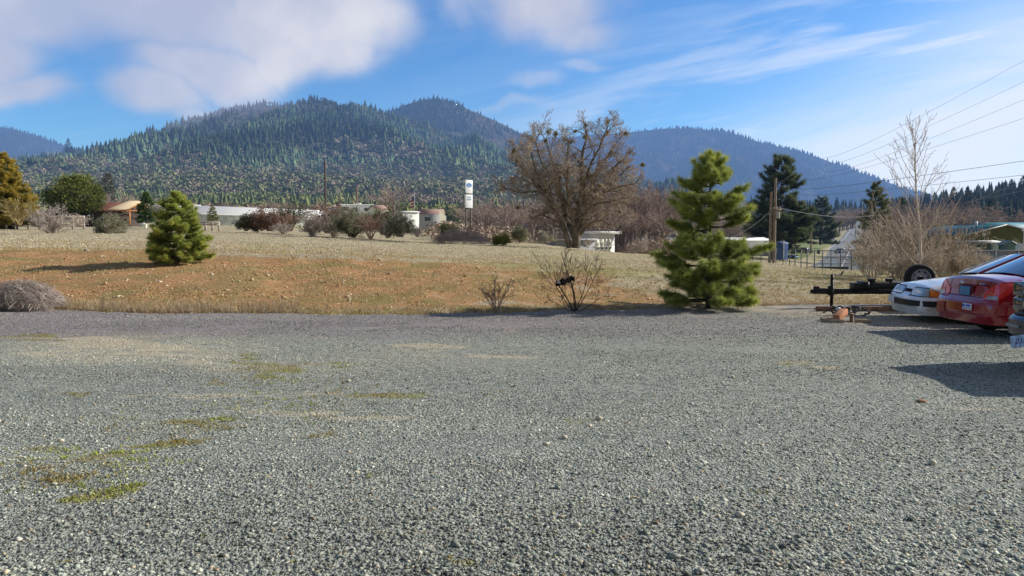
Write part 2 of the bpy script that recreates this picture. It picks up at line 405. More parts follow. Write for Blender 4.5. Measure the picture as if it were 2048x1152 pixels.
# farther hills and mountains, each its own sheet
def mountain(name, Y0, Y1, pxs, ridge, foot, mat, rough_amp=20, thick=1500, seed=0):
    """a mountain side that climbs from its foot at Y0 to the ridge at Y1 and falls away behind"""
    px = np.linspace(pxs[0], pxs[-1], 420)
    rd = np.interp(px, pxs, ridge); ft = np.interp(px, pxs, foot)
    rows = []; Ys = np.concatenate([np.linspace(Y0, Y1, 110), np.linspace(Y1, Y1+thick, 16)[1:]])
    Zr = CAMH - (rd - HOR)/F*Y1; Zf = CAMH - (ft - HOR)/F*Y0
    X = []; Z = []
    for Y in Ys:
        t = (Y - Y0)/(Y1 - Y0)
        if t <= 1: z = Zf + (Zr - Zf)*(t**1.15)
        else: z = Zr*(1 - (Y - Y1)/thick) + 0
        x = (px - 1024)/F*Y
        gull = (1 - np.abs(2*fbm(x/(Y1*.10)+seed, np.full_like(x, Y/(Y1*.22))+seed, 4) - 1))
        rug = (gull - .75)*2*rough_amp*2.2 + (fbm(x/90+seed, np.full_like(x, Y/90), 3)-.5)*rough_amp*.8
        z = z + rug*math.sin(PI*min(1, max(0, t)))**.6*(t <= 1)
        X.append(x); Z.append(z)
    X = np.array(X); Z = np.array(Z); Yg = np.repeat(Ys[:, None], len(px), 1)
    grid_mesh(name, X, Yg, Z, mat)
    def hz(pxq, Y):
        x = (pxq-1024)/F*Y; fi = np.interp(Y, Ys, np.arange(len(Ys))); pi_ = np.interp(pxq, px, np.arange(len(px)))
        i0 = np.minimum(fi.astype(int), len(Ys)-2); j0 = np.minimum(pi_.astype(int), len(px)-2); a = fi-i0; b = pi_-j0
        return (Z[i0, j0]*(1-a) + Z[i0+1, j0]*a)*(1-b) + (Z[i0, j0+1]*(1-a) + Z[i0+1, j0+1]*a)*b
    return hz
mB = hill_mat('back_hill_floor', (.055,.06,.04), (.17,.13,.09), .018, 6, c3=(.20,.14,.10))
hzB = mountain('back_hill', 2250, 3000, [560,640,700,740,780,820,850,880,910,940,980,1010,1040,1075,1120,1200,1300,1420,1500],
    [262,246,240,238,228,212,204,203,210,224,240,254,269,284,300,330,362,400,430], [290]*6+[285,285,290,300,310,320,330,345,360,385,405,425,440], mB, 12, 900, 3)
mC = hill_mat('mountain_floor', (.035,.05,.04), (.13,.105,.075), .006, 14, c3=(.20,.135,.09))
hzC = mountain('distant_mountain', 3600, 5600, [900,1000,1080,1160,1230,1270,1330,1370,1400,1450,1480,1520,1560,1600,1640,1700,1760,1800,1850,1900,2000,2200,2700],
    [300,292,285,275,270,266,260,261,262,267,277,289,299,307,320,342,362,378,396,408,425,440,445], [400,400,400,405,410,415,418,420,422,424,426,428,430,432,434,436,438,440,442,444,448,452,456], mC, 60, 2500, 9)
mD = hill_mat('far_hill_floor', (.04,.05,.04), (.08,.08,.055), .006, 12)
hzD = mountain('far_left_hill', 3600, 5200, [-900,-500,-200,-60,0,40,70,100,130,160,200,300,420], [225,232,244,250,256,262,271,281,292,300,310,330,380], [380]*13, mD, 40, 2200, 14)

# ------------------------------------------------------------------ gravel yard
def gravel_nodes(n, tc, masks):
    v1 = n('ShaderNodeTexVoronoi', {'Vector': tc, 'Scale': 34.0, 'Randomness': 1.0}); v2 = n('ShaderNodeTexVoronoi', {'Vector': tc, 'Scale': 85.0})
    r1 = n('ShaderNodeSeparateColor', {0: v1.outputs['Color']}).outputs[0]; r2 = n('ShaderNodeSeparateColor', {0: v2.outputs['Color']}).outputs[1]
    c1 = n.ramp(r1, [(0, (.10,.108,.10)), (.3, (.29,.315,.29)), (.6, (.43,.46,.42)), (.86, (.60,.63,.57)), (1, (.85,.83,.72))])
    c2 = n.ramp(r2, [(0, (.05,.055,.052)), (.5, (.31,.34,.315)), (.9, (.60,.62,.56)), (1, (.82,.76,.60))])
    c = n.mix(.45, c1, c2)
    return c, v1, v2
def gravel_material():
    m = bpy.data.materials.new('gravel'); m.use_nodes = True; n = N(m.node_tree)
    tc = n('ShaderNodeTexCoord').outputs['Object']
    at = n('ShaderNodeVertexColor', layer_name='Col'); sp = n('ShaderNodeSeparateColor', {0: at.outputs[0]})
    moss, dust, purple = sp.outputs
    c, v1, v2 = gravel_nodes(n, tc, None)
    big = n.noise(n('ShaderNodeMapping', {0: tc, 3: (.35, 1.3, 1)}).outputs[0], 1.0, 5, .6); fine = n.noise(tc, 14, 5, .75)
    grit = n.noise(tc, 60, 3, .8)
    c = n.mix(n.rng(big, .3, .7, .0, .30), c, n.mix(1.0, c, (.62, .66, .70), 'MULTIPLY'))
    c = n.mix(n.rng(purple, 0, 1, 0, .85), c, n.mix(1.0, c, (.98, .80, .92), 'MULTIPLY'))
    dcol = n.mix(n.rng(fine, .35, .65), (.50, .43, .31), (.80, .70, .53))
    df = n.rng(n.math('ADD', n.math('MULTIPLY', dust, 1.25), n.math('MULTIPLY', n.math('SUBTRACT', fine, .5), 1.5)), .25, .95)
    c = n.mix(n.math('MULTIPLY', df, .72), c, dcol)
    mcol = n.mix(n.rng(grit, .35, .65), (.16, .13, .03), (.46, .40, .08))
    mf = n.rng(n.math('ADD', n.math('MULTIPLY', moss, 1.2), n.math('ADD', n.math('MULTIPLY', n.math('SUBTRACT', fine, .5), 1.4), n.math('MULTIPLY', n.math('SUBTRACT', grit, .5), 1.2))), .35, .85)
    c = n.mix(n.math('MULTIPLY', mf, .70), c, mcol)
    hgt = n.math('ADD', n.math('MULTIPLY', v1.outputs['Distance'], -1.0), n.math('MULTIPLY', v2.outputs['Distance'], -.5))
    bp = n('ShaderNodeBump', {'Height': hgt, 'Strength': 1.0, 'Distance': .022})
    b = n('ShaderNodeBsdfPrincipled', {'Base Color': n.mix(1.0, c, (.92, .90, .84), 'MULTIPLY'), 'Roughness': .85, 'Specular IOR Level': .3, 'Normal': bp.outputs[0]})
    n('ShaderNodeOutputMaterial', {0: b.outputs[0]}); return m
GM = gravel_material()
def gz(X, Y):
    X = np.asarray(X, float); Y = np.asarray(Y, float)
    z = (fbm(X*.25+3, Y*.8+7, 3) - .5)*.045 + (fbm(X*.9, Y*1.8, 2)-.5)*.018
    for (y0, a, w, s) in [(5.6, .035, .30, .06), (6.5, -.02, .3, .05), (8.9, .03, .45, -.02), (11.8, .02, .4, .02)]:
        z = z + a*np.exp(-((Y - y0 - s*X - .25*np.sin(X*.4+y0))/w)**2)
    return z + .01
yg = np.concatenate([np.arange(-14, 2.6, .5), np.geomspace(2.6, 21, 330)])
xg = np.concatenate([np.arange(-60, -14, 1.0), np.linspace(-14, 14, 300), np.arange(15, 61, 1.0)])
Xg, Yg = np.meshgrid(xg, yg)
pxg = 1024 + F*Xg/np.maximum(Yg, 3); pyg = HOR + F*CAMH/np.maximum(Yg, .5)
def tot(L, X, Y):
    pxg = 1024 + F*X/np.maximum(Y, 3); pyg = HOR + F*CAMH/np.maximum(Y, .5); s = np.zeros_like(X)
    pxg = pxg + (fbm(X*1.3, Y*3, 3)-.5)*150; pyg = pyg + (fbm(X*1.9+50, Y*4, 3)-.5)*26
    for q in L:
        cx, cy, rx, ry, a = q[:5]; sl = q[5] if len(q) > 5 else 0
        s = np.maximum(s, a*np.clip(1.1 - ((pxg-cx)/rx)**2 - ((pyg-cy - sl*(pxg-cx))/ry)**2, 0, 1))
    return s
MOSS = ([(60,677,110,7,1),(520,738,80,20,.9,.1),(470,718,30,7,1),(560,752,60,11,1),(660,735,80,6,.75),(120,793,45,6,.8),(445,772,25,4,.9),(760,795,120,9,.75),(810,812,40,5,.6),
    (400,850,120,9,.85,.07),(330,890,90,9,1,-.12),(240,918,110,9,1,-.15),(110,972,70,12,1.25),(185,1012,65,14,1.0,-.15),(260,1000,90,16,.7,-.2),(40,960,60,14,.8),(60,905,120,18,.5),
    (650,880,60,8,.65),(780,975,22,8,.8),(925,1143,26,9,1.2),(75,1146,18,7,1.0),(1010,795,60,6,.4),(1630,735,60,10,.45),(1900,680,120,8,.5),(350,853,200,30,.35),(600,800,200,60,.28),(150,950,220,60,.35),
    (1190,845,60,10,.3),(1500,1010,60,8,.25),(400,1095,40,10,.4)])
DUST = ([(230,692,190,13,1.1,.02),(300,712,160,10,.9,.04),(120,712,120,8,.8),(420,735,110,8,.6),(865,697,75,5,1.3),(980,713,90,6,1.1,.05),(820,707,120,12,.4),(560,830,120,7,.8,.04),(700,842,160,6,.7,.02),(400,797,200,6,.7),(640,797,110,5,.6),
    (1630,733,50,8,.7),(1700,628,260,14,.6),(1500,617,130,7,.9),(1050,655,120,8,.35),(1860,645,200,30,.5),(250,702,420,44,.5),(520,740,420,26,.38),(900,720,420,30,.3),(1500,700,500,26,.22),(1960,815,110,8,.4),(1160,860,120,12,.3),(1200,845,150,7,.35)])
RUT = ([(700,830,900,60,.16),(1100,780,900,30,.12)])
dust = tot(DUST + RUT, Xg, Yg); moss = tot(MOSS, Xg, Yg)*np.clip(.15+1.7*(fbm(Xg*3.1, Yg*7, 3)-.2), 0, 1)*1.15; dust = dust*np.clip(.55+1.5*(fbm(Xg*2.2+9, Yg*6, 3)-.2), 0, 1.25)
purple = (1-sstep(pyg, 655, 700 ))*np.interp(pxg, [0, 900, 1300, 2000], [1, .95, .7, .4])
keep_edge = edgeY(np.clip(pxg, -600, 2700)) + (fbm(Xg*.7, Xg*.3, 3)-.5)*1.0 + (fbm(Xg*5, Xg*2, 2)-.5)*.35
Yc = np.minimum(Yg, keep_edge); Zg = gz(Xg, Yc) - (Yg > keep_edge)*.10
grid_mesh('gravel_lot', Xg, Yc + (Yg > keep_edge)*.02, Zg, GM, np.stack([moss, dust, purple], -1))
def gh(X, Y): return float(gz(X, Y))

# crushed stones lying loose in the near gravel (uncountable)
rs = np.random.RandomState(11)
def stones(name, X, Y, Z, size, cols, mat, kind='stuff', flat=.62):
    m = len(X); base = np.array([[1,0,0],[0,1,0],[-1,0,0],[0,-1,0],[0,0,1],[0,0,-1]], float)
    V = base[None]*(.75 + .5*rs.rand(m, 6, 1)) + (rs.rand(m, 6, 3)-.5)*.55
    V *= (size[:, None]*np.stack([.8+.5*rs.rand(m), .7+.4*rs.rand(m), flat*(.6+.6*rs.rand(m))], -1))[:, None]
    tilt = (rs.rand(m)-.5)*1.1; a = rs.rand(m)*2*PI
    y = V[..., 1]*np.cos(tilt)[:, None] - V[..., 2]*np.sin(tilt)[:, None]; z = V[..., 1]*np.sin(tilt)[:, None] + V[..., 2]*np.cos(tilt)[:, None]
    x = V[..., 0]*np.cos(a)[:, None] - y*np.sin(a)[:, None]; y = V[..., 0]*np.sin(a)[:, None] + y*np.cos(a)[:, None]
    V = np.stack([x + X[:, None], y + Y[:, None], z + (Z + size*.15)[:, None]], -1)
    tri = np.array([[0,1,4],[1,2,4],[2,3,4],[3,0,4],[1,0,5],[2,1,5],[3,2,5],[0,3,5]])
    f = (np.arange(m)[:, None, None]*6 + tri[None]).reshape(-1, 3)
    mb = MB(); mb.add(V.reshape(-1, 3), f, col=np.repeat(cols, 6, axis=0)); o = mb.build(name, mat)
    if kind: o['kind'] = kind
    return o
m = 120000
Y = 3.0 + 8.2*rs.rand(m)**1.35; X = (rs.rand(m)*2-1)*(.76*Y + 1.0)
pal = np.array([[.13,.145,.14],[.25,.285,.265],[.36,.40,.37],[.46,.50,.46],[.60,.63,.57],[.84,.83,.74],[.62,.52,.38],[.34,.27,.19]])
ci = rs.choice(8, m, p=[.15,.24,.25,.18,.10,.03,.03,.02])
tintb = (.85 + .4*rs.rand(m, 1))
size = np.clip(rs.lognormal(math.log(.0088), .36, m), .0045, .021)*np.where(rs.rand(m) < .04, 1.5, 1)
mossy = np.clip(tot(MOSS, X, Y)*1.6*(fbm(X*4, Y*9, 3)-.15)*1.4, 0, 1); dusty = tot(DUST, X, Y)[:, None]
RUTS = [(4.9, .05, .010, .16), (5.9, .02, .012, .18), (6.9, -.05, .006, .18), (7.9, -.03, .004, .22), (9.6, .04, -.004, .25), (10.7, .03, -.004, .25), (12.9, -.02, .002, .30), (14.0, -.02, .001, .30)]
def rutf(X, Y):
    r = 0*X
    for a, b, c, w in RUTS: r = np.maximum(r, np.exp(-((Y - a - b*X - c*X*X - .15*np.sin(X*.7+a))/w)**2)*(.35+.9*fbm(X*.3+a, Y*.3, 2)))
    return r
def tone(X, Y): return (.56 + .40*sstep(fbm(X*.22+2, Y*.75+X*.06, 4), .34, .62) + .12*(fbm(X*2.5, Y*4, 3)-.5) - .13*rutf(X, Y))[:, None]
size = size*np.interp(Y, [3.4, 5.5, 9], [1.08, .84, .78])
tintb = tintb*np.array([[1.05, 1.02, .93]])*tone(X, Y)*1.12
def dustmix(c, d, mo): c = c*(1-.7*d) + np.array([[.78,.67,.50]])*.7*d*(.6+.7*rs.rand(len(c), 1)); mm_ = (mo*.75)[:, None]; return c*(1-mm_) + np.array([[.30,.25,.06]])*mm_*(.5+.9*rs.rand(len(c), 1))
dens = fbm(X*.5+9, Y*1.1, 3)
k = (rs.rand(m) > .55*rutf(X, Y)) & (rs.rand(m) > mossy*.6) & (rs.rand(m) < .55 + 1.2*(dens-.35))
tag(stones('loose_gravel_stones', X[k], Y[k], gz(X, Y)[k], size[k], dustmix(pal[ci]*tintb, dusty, mossy)[k], M('stone', (1,1,1), .8, attr=True, spec=.35)), 'loose crushed blue grey stones covering the near part of the yard', 'gravel')
m = 75000
Y = 8.5 + 8.0*rs.rand(m)**.8; X = (rs.rand(m)*2-1)*(.74*Y + .5); X = np.where(rs.rand(m) < .3, X*.7, X)
ok = Y < edgeY(1024+F*X/Y) - .3; ci = rs.choice(8, m, p=[.17,.22,.22,.19,.12,.03,.03,.02]); ok &= (fbm(X*.6, Y*.9, 3) > .34) & (rs.rand(m) > .5*rutf(X, Y))
size = np.clip(rs.lognormal(math.log(.0092), .3, m), .005, .020); far_dim = (1 - .16*sstep(Y, 11, 13))[:, None]*np.array([[1, 1, 1]]) - .02*sstep(Y, 11, 13)[:, None]*np.array([[0, 1, 0]])
tag(stones('yard_stones', X[ok], Y[ok], gz(X, Y)[ok], size[ok], dustmix(pal[ci]*far_dim*np.array([[1.05,1.01,.94]])*tone(X, Y)*1.14*(.8+.4*rs.rand(m, 1)), tot(DUST, X, Y)[:, None], np.clip(tot(MOSS, X, Y), 0, 1))[ok], M('stone', (1,1,1), .8, attr=True, spec=.35)), 'crushed stones speckling the farther part of the gravel yard', 'gravel')
# straw-coloured pine needles and bits lying on the gravel
m = 700; Y = 3.2+6*rs.rand(m); X = (rs.rand(m)*2-.6)*.6*Y+.6; a = rs.rand(m)*.9-.1 + rs.randn(m)*.3; L = .02+.045*rs.rand(m); Z = gz(X, Y)+.018
d = np.stack([np.cos(a)*L, np.sin(a)*L, (rs.rand(m)-.5)*.01], -1); Pn = np.stack([X, Y, Z], -1); w = np.stack([-np.sin(a), np.cos(a), a*0], -1)*.0018
T = np.stack([Pn-d-w, Pn-d+w, Pn+d], 1)
mb = MB(); mb.tris(T, col=np.array([[.50,.30,.17]])*(.6+.8*rs.rand(m,1))); o = mb.build('pine_needle_litter', M('litter', (1,1,1), .8, attr=True)); tag(o, 'fallen straw coloured pine needles scattered over the gravel', 'needles', kind='stuff')
# ragged moss and seedlings standing between the stones
m = 60000; Y = 3.2 + 11*rs.rand(m)**1.3; X = (rs.rand(m)*2-1)*.72*Y; ms = tot(MOSS, X, Y)*(fbm(X*4, Y*9, 3) > .46); kk = rs.rand(m) < ms; X, Y = X[kk], Y[kk]
n_ = 4; X = np.repeat(X, n_)+rs.randn(len(X)*n_)*.012; Y = np.repeat(Y, n_)+rs.randn(len(Y)*n_)*.012; Z = gz(X, Y)+.004; a = rs.rand(len(X))*6.3; h = .010+.016*rs.rand(len(X)); l = h*.8
p0 = np.stack([X, Y, Z], -1); w = np.stack([np.cos(a+1.5), np.sin(a+1.5), a*0], -1)*.0045; q = rs.rand(len(X), 1); g3 = sstep(fbm(X*1.5, Y*2, 2), .45, .6)[:, None]
mb = MB(); mb.tris(np.stack([p0-w, p0+w, p0+np.stack([np.cos(a)*l, np.sin(a)*l, h], -1)], 1), col=(np.array([[.34,.25,.07]])*(1-g3) + np.array([[.36,.40,.07]])*g3)*(.6+.8*q))
tag(mb.build('moss_tufts', M('moss', (1,1,1), .9, attr=True, trans=.2)), 'olive and brown moss tufts growing between the gravel', 'moss', kind='stuff')
# tiny leaves
m = 420; Y = 3.4+8*rs.rand(m); X = (rs.rand(m)*2-1)*.7*Y; a = rs.rand(m)*6.3; s_ = .006+.010*rs.rand(m); Z = gz(X, Y)+.017
c_ = np.stack([X, Y, Z], -1); e1 = np.stack([np.cos(a), np.sin(a), a*0+.15], -1)*s_[:, None]; e2 = np.stack([-np.sin(a), np.cos(a), a*0+.1], -1)*s_[:, None]*.6
T = np.concatenate([np.stack([c_-e1, c_-e2, c_+e1], 1), np.stack([c_-e1, c_+e1, c_+e2], 1)]); cl = np.array([[.42,.26,.15],[.30,.34,.07],[.52,.42,.30]])[rs.randint(0, 3, m)]
mb = MB(); mb.tris(T, col=np.concatenate([cl, cl])); tag(mb.build('leaf_litter', M('litter', (1,1,1), .8, attr=True)), 'small dead leaf bits sprinkled on the gravel yard', 'leaf litter', kind='stuff')

# pale stones that stand out on the gravel, each its own thing
def pale_stone(px, py, w, label, col=(.62,.56,.44), name='pale_stone', cat='stone', flat=.6):
    Y = F*CAMH/(py - HOR); X = (px-1024)/F*Y; s_ = w/F*Y/2
    r = np.random.RandomState(int(px*7+py)); base = []
    for i in range(5):
        lat = -PI/2 + PI*i/4; k = 1 if i in (0, 4) else 8
        for j in range(k): base.append([math.cos(lat)*math.cos(j*2*PI/8)*(1+.25*r.randn()*.6), math.cos(lat)*math.sin(j*2*PI/8)*.7*(1+.15*r.randn()), flat*math.sin(lat)*(1+.1*r.randn())])
    f3 = [[0, 1+(j+1)%8, 1+j] for j in range(8)] + [[25, 17+j, 17+(j+1)%8] for j in range(8)]
    f4 = [[1+i*8+j, 1+i*8+(j+1)%8, 9+i*8+(j+1)%8, 9+i*8+j] for i in range(2) for j in range(8)]
    mb = MB(); mb.add(np.array(base)*s_, f3, f4)
    o = mb.build(name, M(name+str(col), col, .8, noise=(60, .25)), loc=(X, Y, gh(X, Y)+s_*flat*.7)); o.rotation_euler.z = r.rand()*.8-.4
    tag(o, label, cat, 'pale stones lying on the gravel' if cat == 'stone' else None)
for (px, py, w, lb) in [(693,768,11,'small cream stone beside the moss patch in the middle distance'),(107,886,13,'pale tan stone alone at the left side of the gravel'),
    (1130,889,15,'long whitish stone nearest the centre of the gravel'),(1200,843,17,'flat cream stone just behind another tan one'),(1181,861,12,'tan stone in front of the flat cream stone'),
    (1093,905,13,'greyish white stone left of the long whitish stone'),(1340,905,11,'round light grey stone right of the centre'),(1470,764,9,'little pale stone on the far right gravel'),
    (1880,942,20,'broad pale stone in the lower right of the yard'),(1016,1060,11,'small tan stone low in the centre'),(1158,1070,17,'orange tan stone at the bottom centre'),(436,1130,12,'buff stone in the bottom left gravel'),(1490,1052,20,'flat beige stone in the bottom right gravel')]:
    pale_stone(px, py, w, lb)
pale_stone(1853, 807, 26, 'curled brown dead leaf lying right of the middle', (.36,.22,.12), 'dead_leaf', 'leaf', .25)

# ------------------------------------------------------------------ stones and tufts on the bank and field
m = 15000; px = -150+2100*rs.rand(m); Y = edgeY(px) + (rs.rand(m)**1.1)*13; X = (px-1024)/F*Y
kk = rs.rand(m) < np.interp(px, [0, 600, 1400, 1600, 2000], [1, .9, .8, .35, .2])*(.25+1.3*fbm(X*.4, Y*.5, 3))
cl = np.array([[.62,.50,.32],[.70,.60,.44],[.52,.37,.21],[.48,.24,.10],[.32,.21,.10]])[rs.choice(5, m, p=[.27,.13,.25,.2,.15])]*(.8+.4*rs.rand(m, 1))
sz = np.clip(rs.lognormal(math.log(.017), .5, m), .007, .075)
X, Y, sz, cl = X[kk], Y[kk], sz[kk], cl[kk]
tag(stones('bank_stones', X, Y, height(X, Y), sz, cl, M('bank_stone', (1,1,1), .9, attr=True), flat=.7), 'tan and rust stones littering the orange earth bank', 'stones')
def tufts(name, label, X, Y, hgt, blades, cols, width=.010, lean=.5):
    m = len(X); X = np.repeat(X, blades); Y = np.repeat(Y, blades); h = np.repeat(hgt, blades)*(.5+.7*rs.rand(m*blades)); cl = np.repeat(cols, blades, axis=0)*(.7+.6*rs.rand(m*blades, 1))
    X = X + rs.randn(len(X))*.035; Y = Y + rs.randn(len(Y))*.035
    Z = height(X, Y) - .01; a = rs.rand(len(X))*2*PI; l = lean*rs.rand(len(X))*h
    p0 = np.stack([X, Y, Z], -1); tip = p0 + np.stack([np.cos(a)*l, np.sin(a)*l, h], -1); w = np.stack([np.cos(a+1.6), np.sin(a+1.6), a*0], -1)*width
    mb = MB(); mb.tris(np.stack([p0-w, p0+w, tip], 1), col=cl)
    o = mb.build(name, M('grass_blade', (1,1,1), .9, attr=True, trans=.25)); tag(o, label, 'grass', kind='stuff')
m = 26000; px = -150+2150*rs.rand(m); Y = edgeY(px)-.05 + 24*rs.rand(m)**1.4; X = (px-1024)/F*Y
kk = fbm(X*.35+5, Y*.5, 3) > np.where(Y < 26, np.interp(px, [0, 500, 900, 1300, 1500], [.52, .48, .45, .42, .3]), .36); X, Y, px = X[kk], Y[kk], px[kk]; q = rs.rand(len(X), 1); gr = sstep(fbm(X*.2, Y*.3, 3), .45, .6)[:, None]
cols = np.array([[.58,.47,.29]])*(1-q) + np.array([[.50,.34,.16]])*q; cols = cols*(1-.7*gr*q) + np.array([[.36,.37,.10]])*.7*gr*q
tufts('dry_grass', 'short dry straw grass covering the bank and near field', X, Y, .035+.05*rs.rand(len(X)), 5, cols, .012)
m = 30000; px = -150+2200*rs.rand(m); Y = 30*(75/30)**rs.rand(m); X = (px-1024)/F*Y; q = rs.rand(m, 1)
cols = np.array([[.74,.64,.47]])*(1-q) + np.array([[.62,.54,.34]])*q
tufts('field_grass', 'beige winter grass of the open field behind the bank', X, Y, .04+.05*rs.rand(m), 3, cols, .022)
# taller weeds along the foot of the bank
m = 1700; px = np.concatenate([120+480*rs.rand(700), 600+1500*rs.rand(1000)]); Y = edgeY(px)+.05+.8*rs.rand(m)**2; X = (px-1024)/F*Y
tufts('edge_weeds', 'thin grey brown weeds along the edge of the gravel', X, Y, np.where(px < 600, .10+.16*rs.rand(m), .05+.10*rs.rand(m)), 7, np.repeat([[.46,.36,.24]], m, 0)*(.8+.5*rs.rand(m,1)), .004, .9)

# ================================================================== VEGETATION
UPV = np.array([0, 0, 1.0])
def unit(v): return v/(np.linalg.norm(v) + 1e-9)
def grow(rg, p, d, L, r, lev, maxlev, out, nchild, ratio=.62, ang=(25, 55), wig=.16, trop=.05, tmin=.25, rr=.6, nseg=5, tipr=.3):
    pts = [p]; dd = d; sl = L/nseg
    for i in range(nseg):
        dd = unit(dd + rg.randn(3)*wig + UPV*trop); p = p + dd*sl; pts.append(p)
    pts = np.array(pts); rad = np.linspace(r, r*tipr, nseg+1)
    out.append((lev, pts, rad))
    if lev >= maxlev: return
    nc = nchild[min(lev, len(nchild)-1)]
    spawn(rg, pts, rad, L, lev, maxlev, out, nc, nchild, ratio, ang, wig, trop, tmin, rr, tipr)
def spawn(rg, pts, rad, L, lev, maxlev, out, nc, nchild, ratio, ang, wig, trop, tmin, rr, tipr):
    k = len(pts) - 1
    for c in range(nc):
        t = tmin + (1-tmin)*(c + rg.rand())/nc; f = t*k; i = min(int(f), k-1)
        q = pts[i]*(1-(f-i)) + pts[i+1]*(f-i); d = unit(pts[i+1]-pts[i]); rq = rad[i]*(1-(f-i)) + rad[i+1]*(f-i)
        side = unit(np.cross(d, rg.randn(3))); a = math.radians(rg.uniform(*ang))
        grow(rg, q, unit(d*math.cos(a) + side*math.sin(a)), L*ratio*rg.uniform(.7, 1.15)*(1.15-.5*t), rq*rr, lev+1, maxlev, out, nchild, ratio, ang, wig, trop, tmin, rr, 4 if lev < 2 else 3, tipr)
def branch_mesh(out, levs, sides, rmin=.0):
    mb = MB(); groups = {}
    for lev, pts, rad in out:
        if lev in levs: groups.setdefault((len(pts), sides[min(lev, len(sides)-1)]), []).append((pts, np.maximum(rad, rmin)))
    for (k, s), L in groups.items():
        mb.tubes(np.array([a for a, b in L]), np.array([b for a, b in L]), s)
    return mb
def leafcloud(mb, C, size, nper, rg, cols, spread, elong=1.0, flat=1.0):
    """nper small leaf faces round each centre; colours per centre"""
    C = np.repeat(C, nper, axis=0); m = len(C); cl = np.repeat(cols, nper, axis=0)*(.65 + .7*rg.rand(m, 1))
    off = rg.randn(m, 3)*spread*np.array([1, 1, flat]); c = C + off
    a = rg.randn(m, 3); a /= np.linalg.norm(a, axis=1, keepdims=True); b = np.cross(a, rg.randn(m, 3)); b /= np.linalg.norm(b, axis=1, keepdims=True)
    s_ = (size*(.6 + .8*rg.rand(m, 1)))
    mb.tris(np.stack([c - a*s_*elong, c + b*s_*.8, c + a*s_*elong], 1), col=cl)
def needle_tufts(mb, C, D, Ln, nper, rg, cols, width=.006, cone=1.35, spread=.45):
    """bottle-brush tufts of needles round shoot tips C pointing along D"""
    m = len(C); Cc = np.repeat(C, nper, axis=0); Dd = np.repeat(D, nper, axis=0); k = m*nper
    side = np.cross(Dd, rg.randn(k, 3)); side /= np.linalg.norm(side, axis=1, keepdims=True) + 1e-9
    a = rg.uniform(.1, cone*.92, k)[:, None]; dirn = Dd*np.cos(a) + side*np.sin(a)
    Lr = (np.repeat(Ln, nper)*(.65 + .5*rg.rand(k)))[:, None]
    p0 = Cc - Dd*(rg.rand(k, 1)*spread)*Lr
    tip = p0 + dirn*Lr - UPV*Lr*.06
    w = np.cross(dirn, rg.randn(k, 3)); w /= np.linalg.norm(w, axis=1, keepdims=True) + 1e-9
    cl = np.repeat(cols, nper, axis=0)*(.7 + .6*rg.rand(k, 1))
    mb.tris(np.stack([p0 - w*width, p0 + w*width, tip], 1), col=cl)

BARK = M('bark', (.10, .078, .060), .95, noise=(14, .35), bump=(30, .8, .02))
BARKH = M('bark_far', (.115, .095, .078), .95, noise=(3, .3), haze=True)
NEEDLE = M('needles', (1, 1, 1), .5, attr=True, trans=.30, spec=.4)
LEAFH = M('leaves_far', (1, 1, 1), .8, attr=True, haze=True, trans=.38, spec=.15)
LEAF = M('leaves', (1, 1, 1), .75, attr=True, trans=.25, spec=.2)

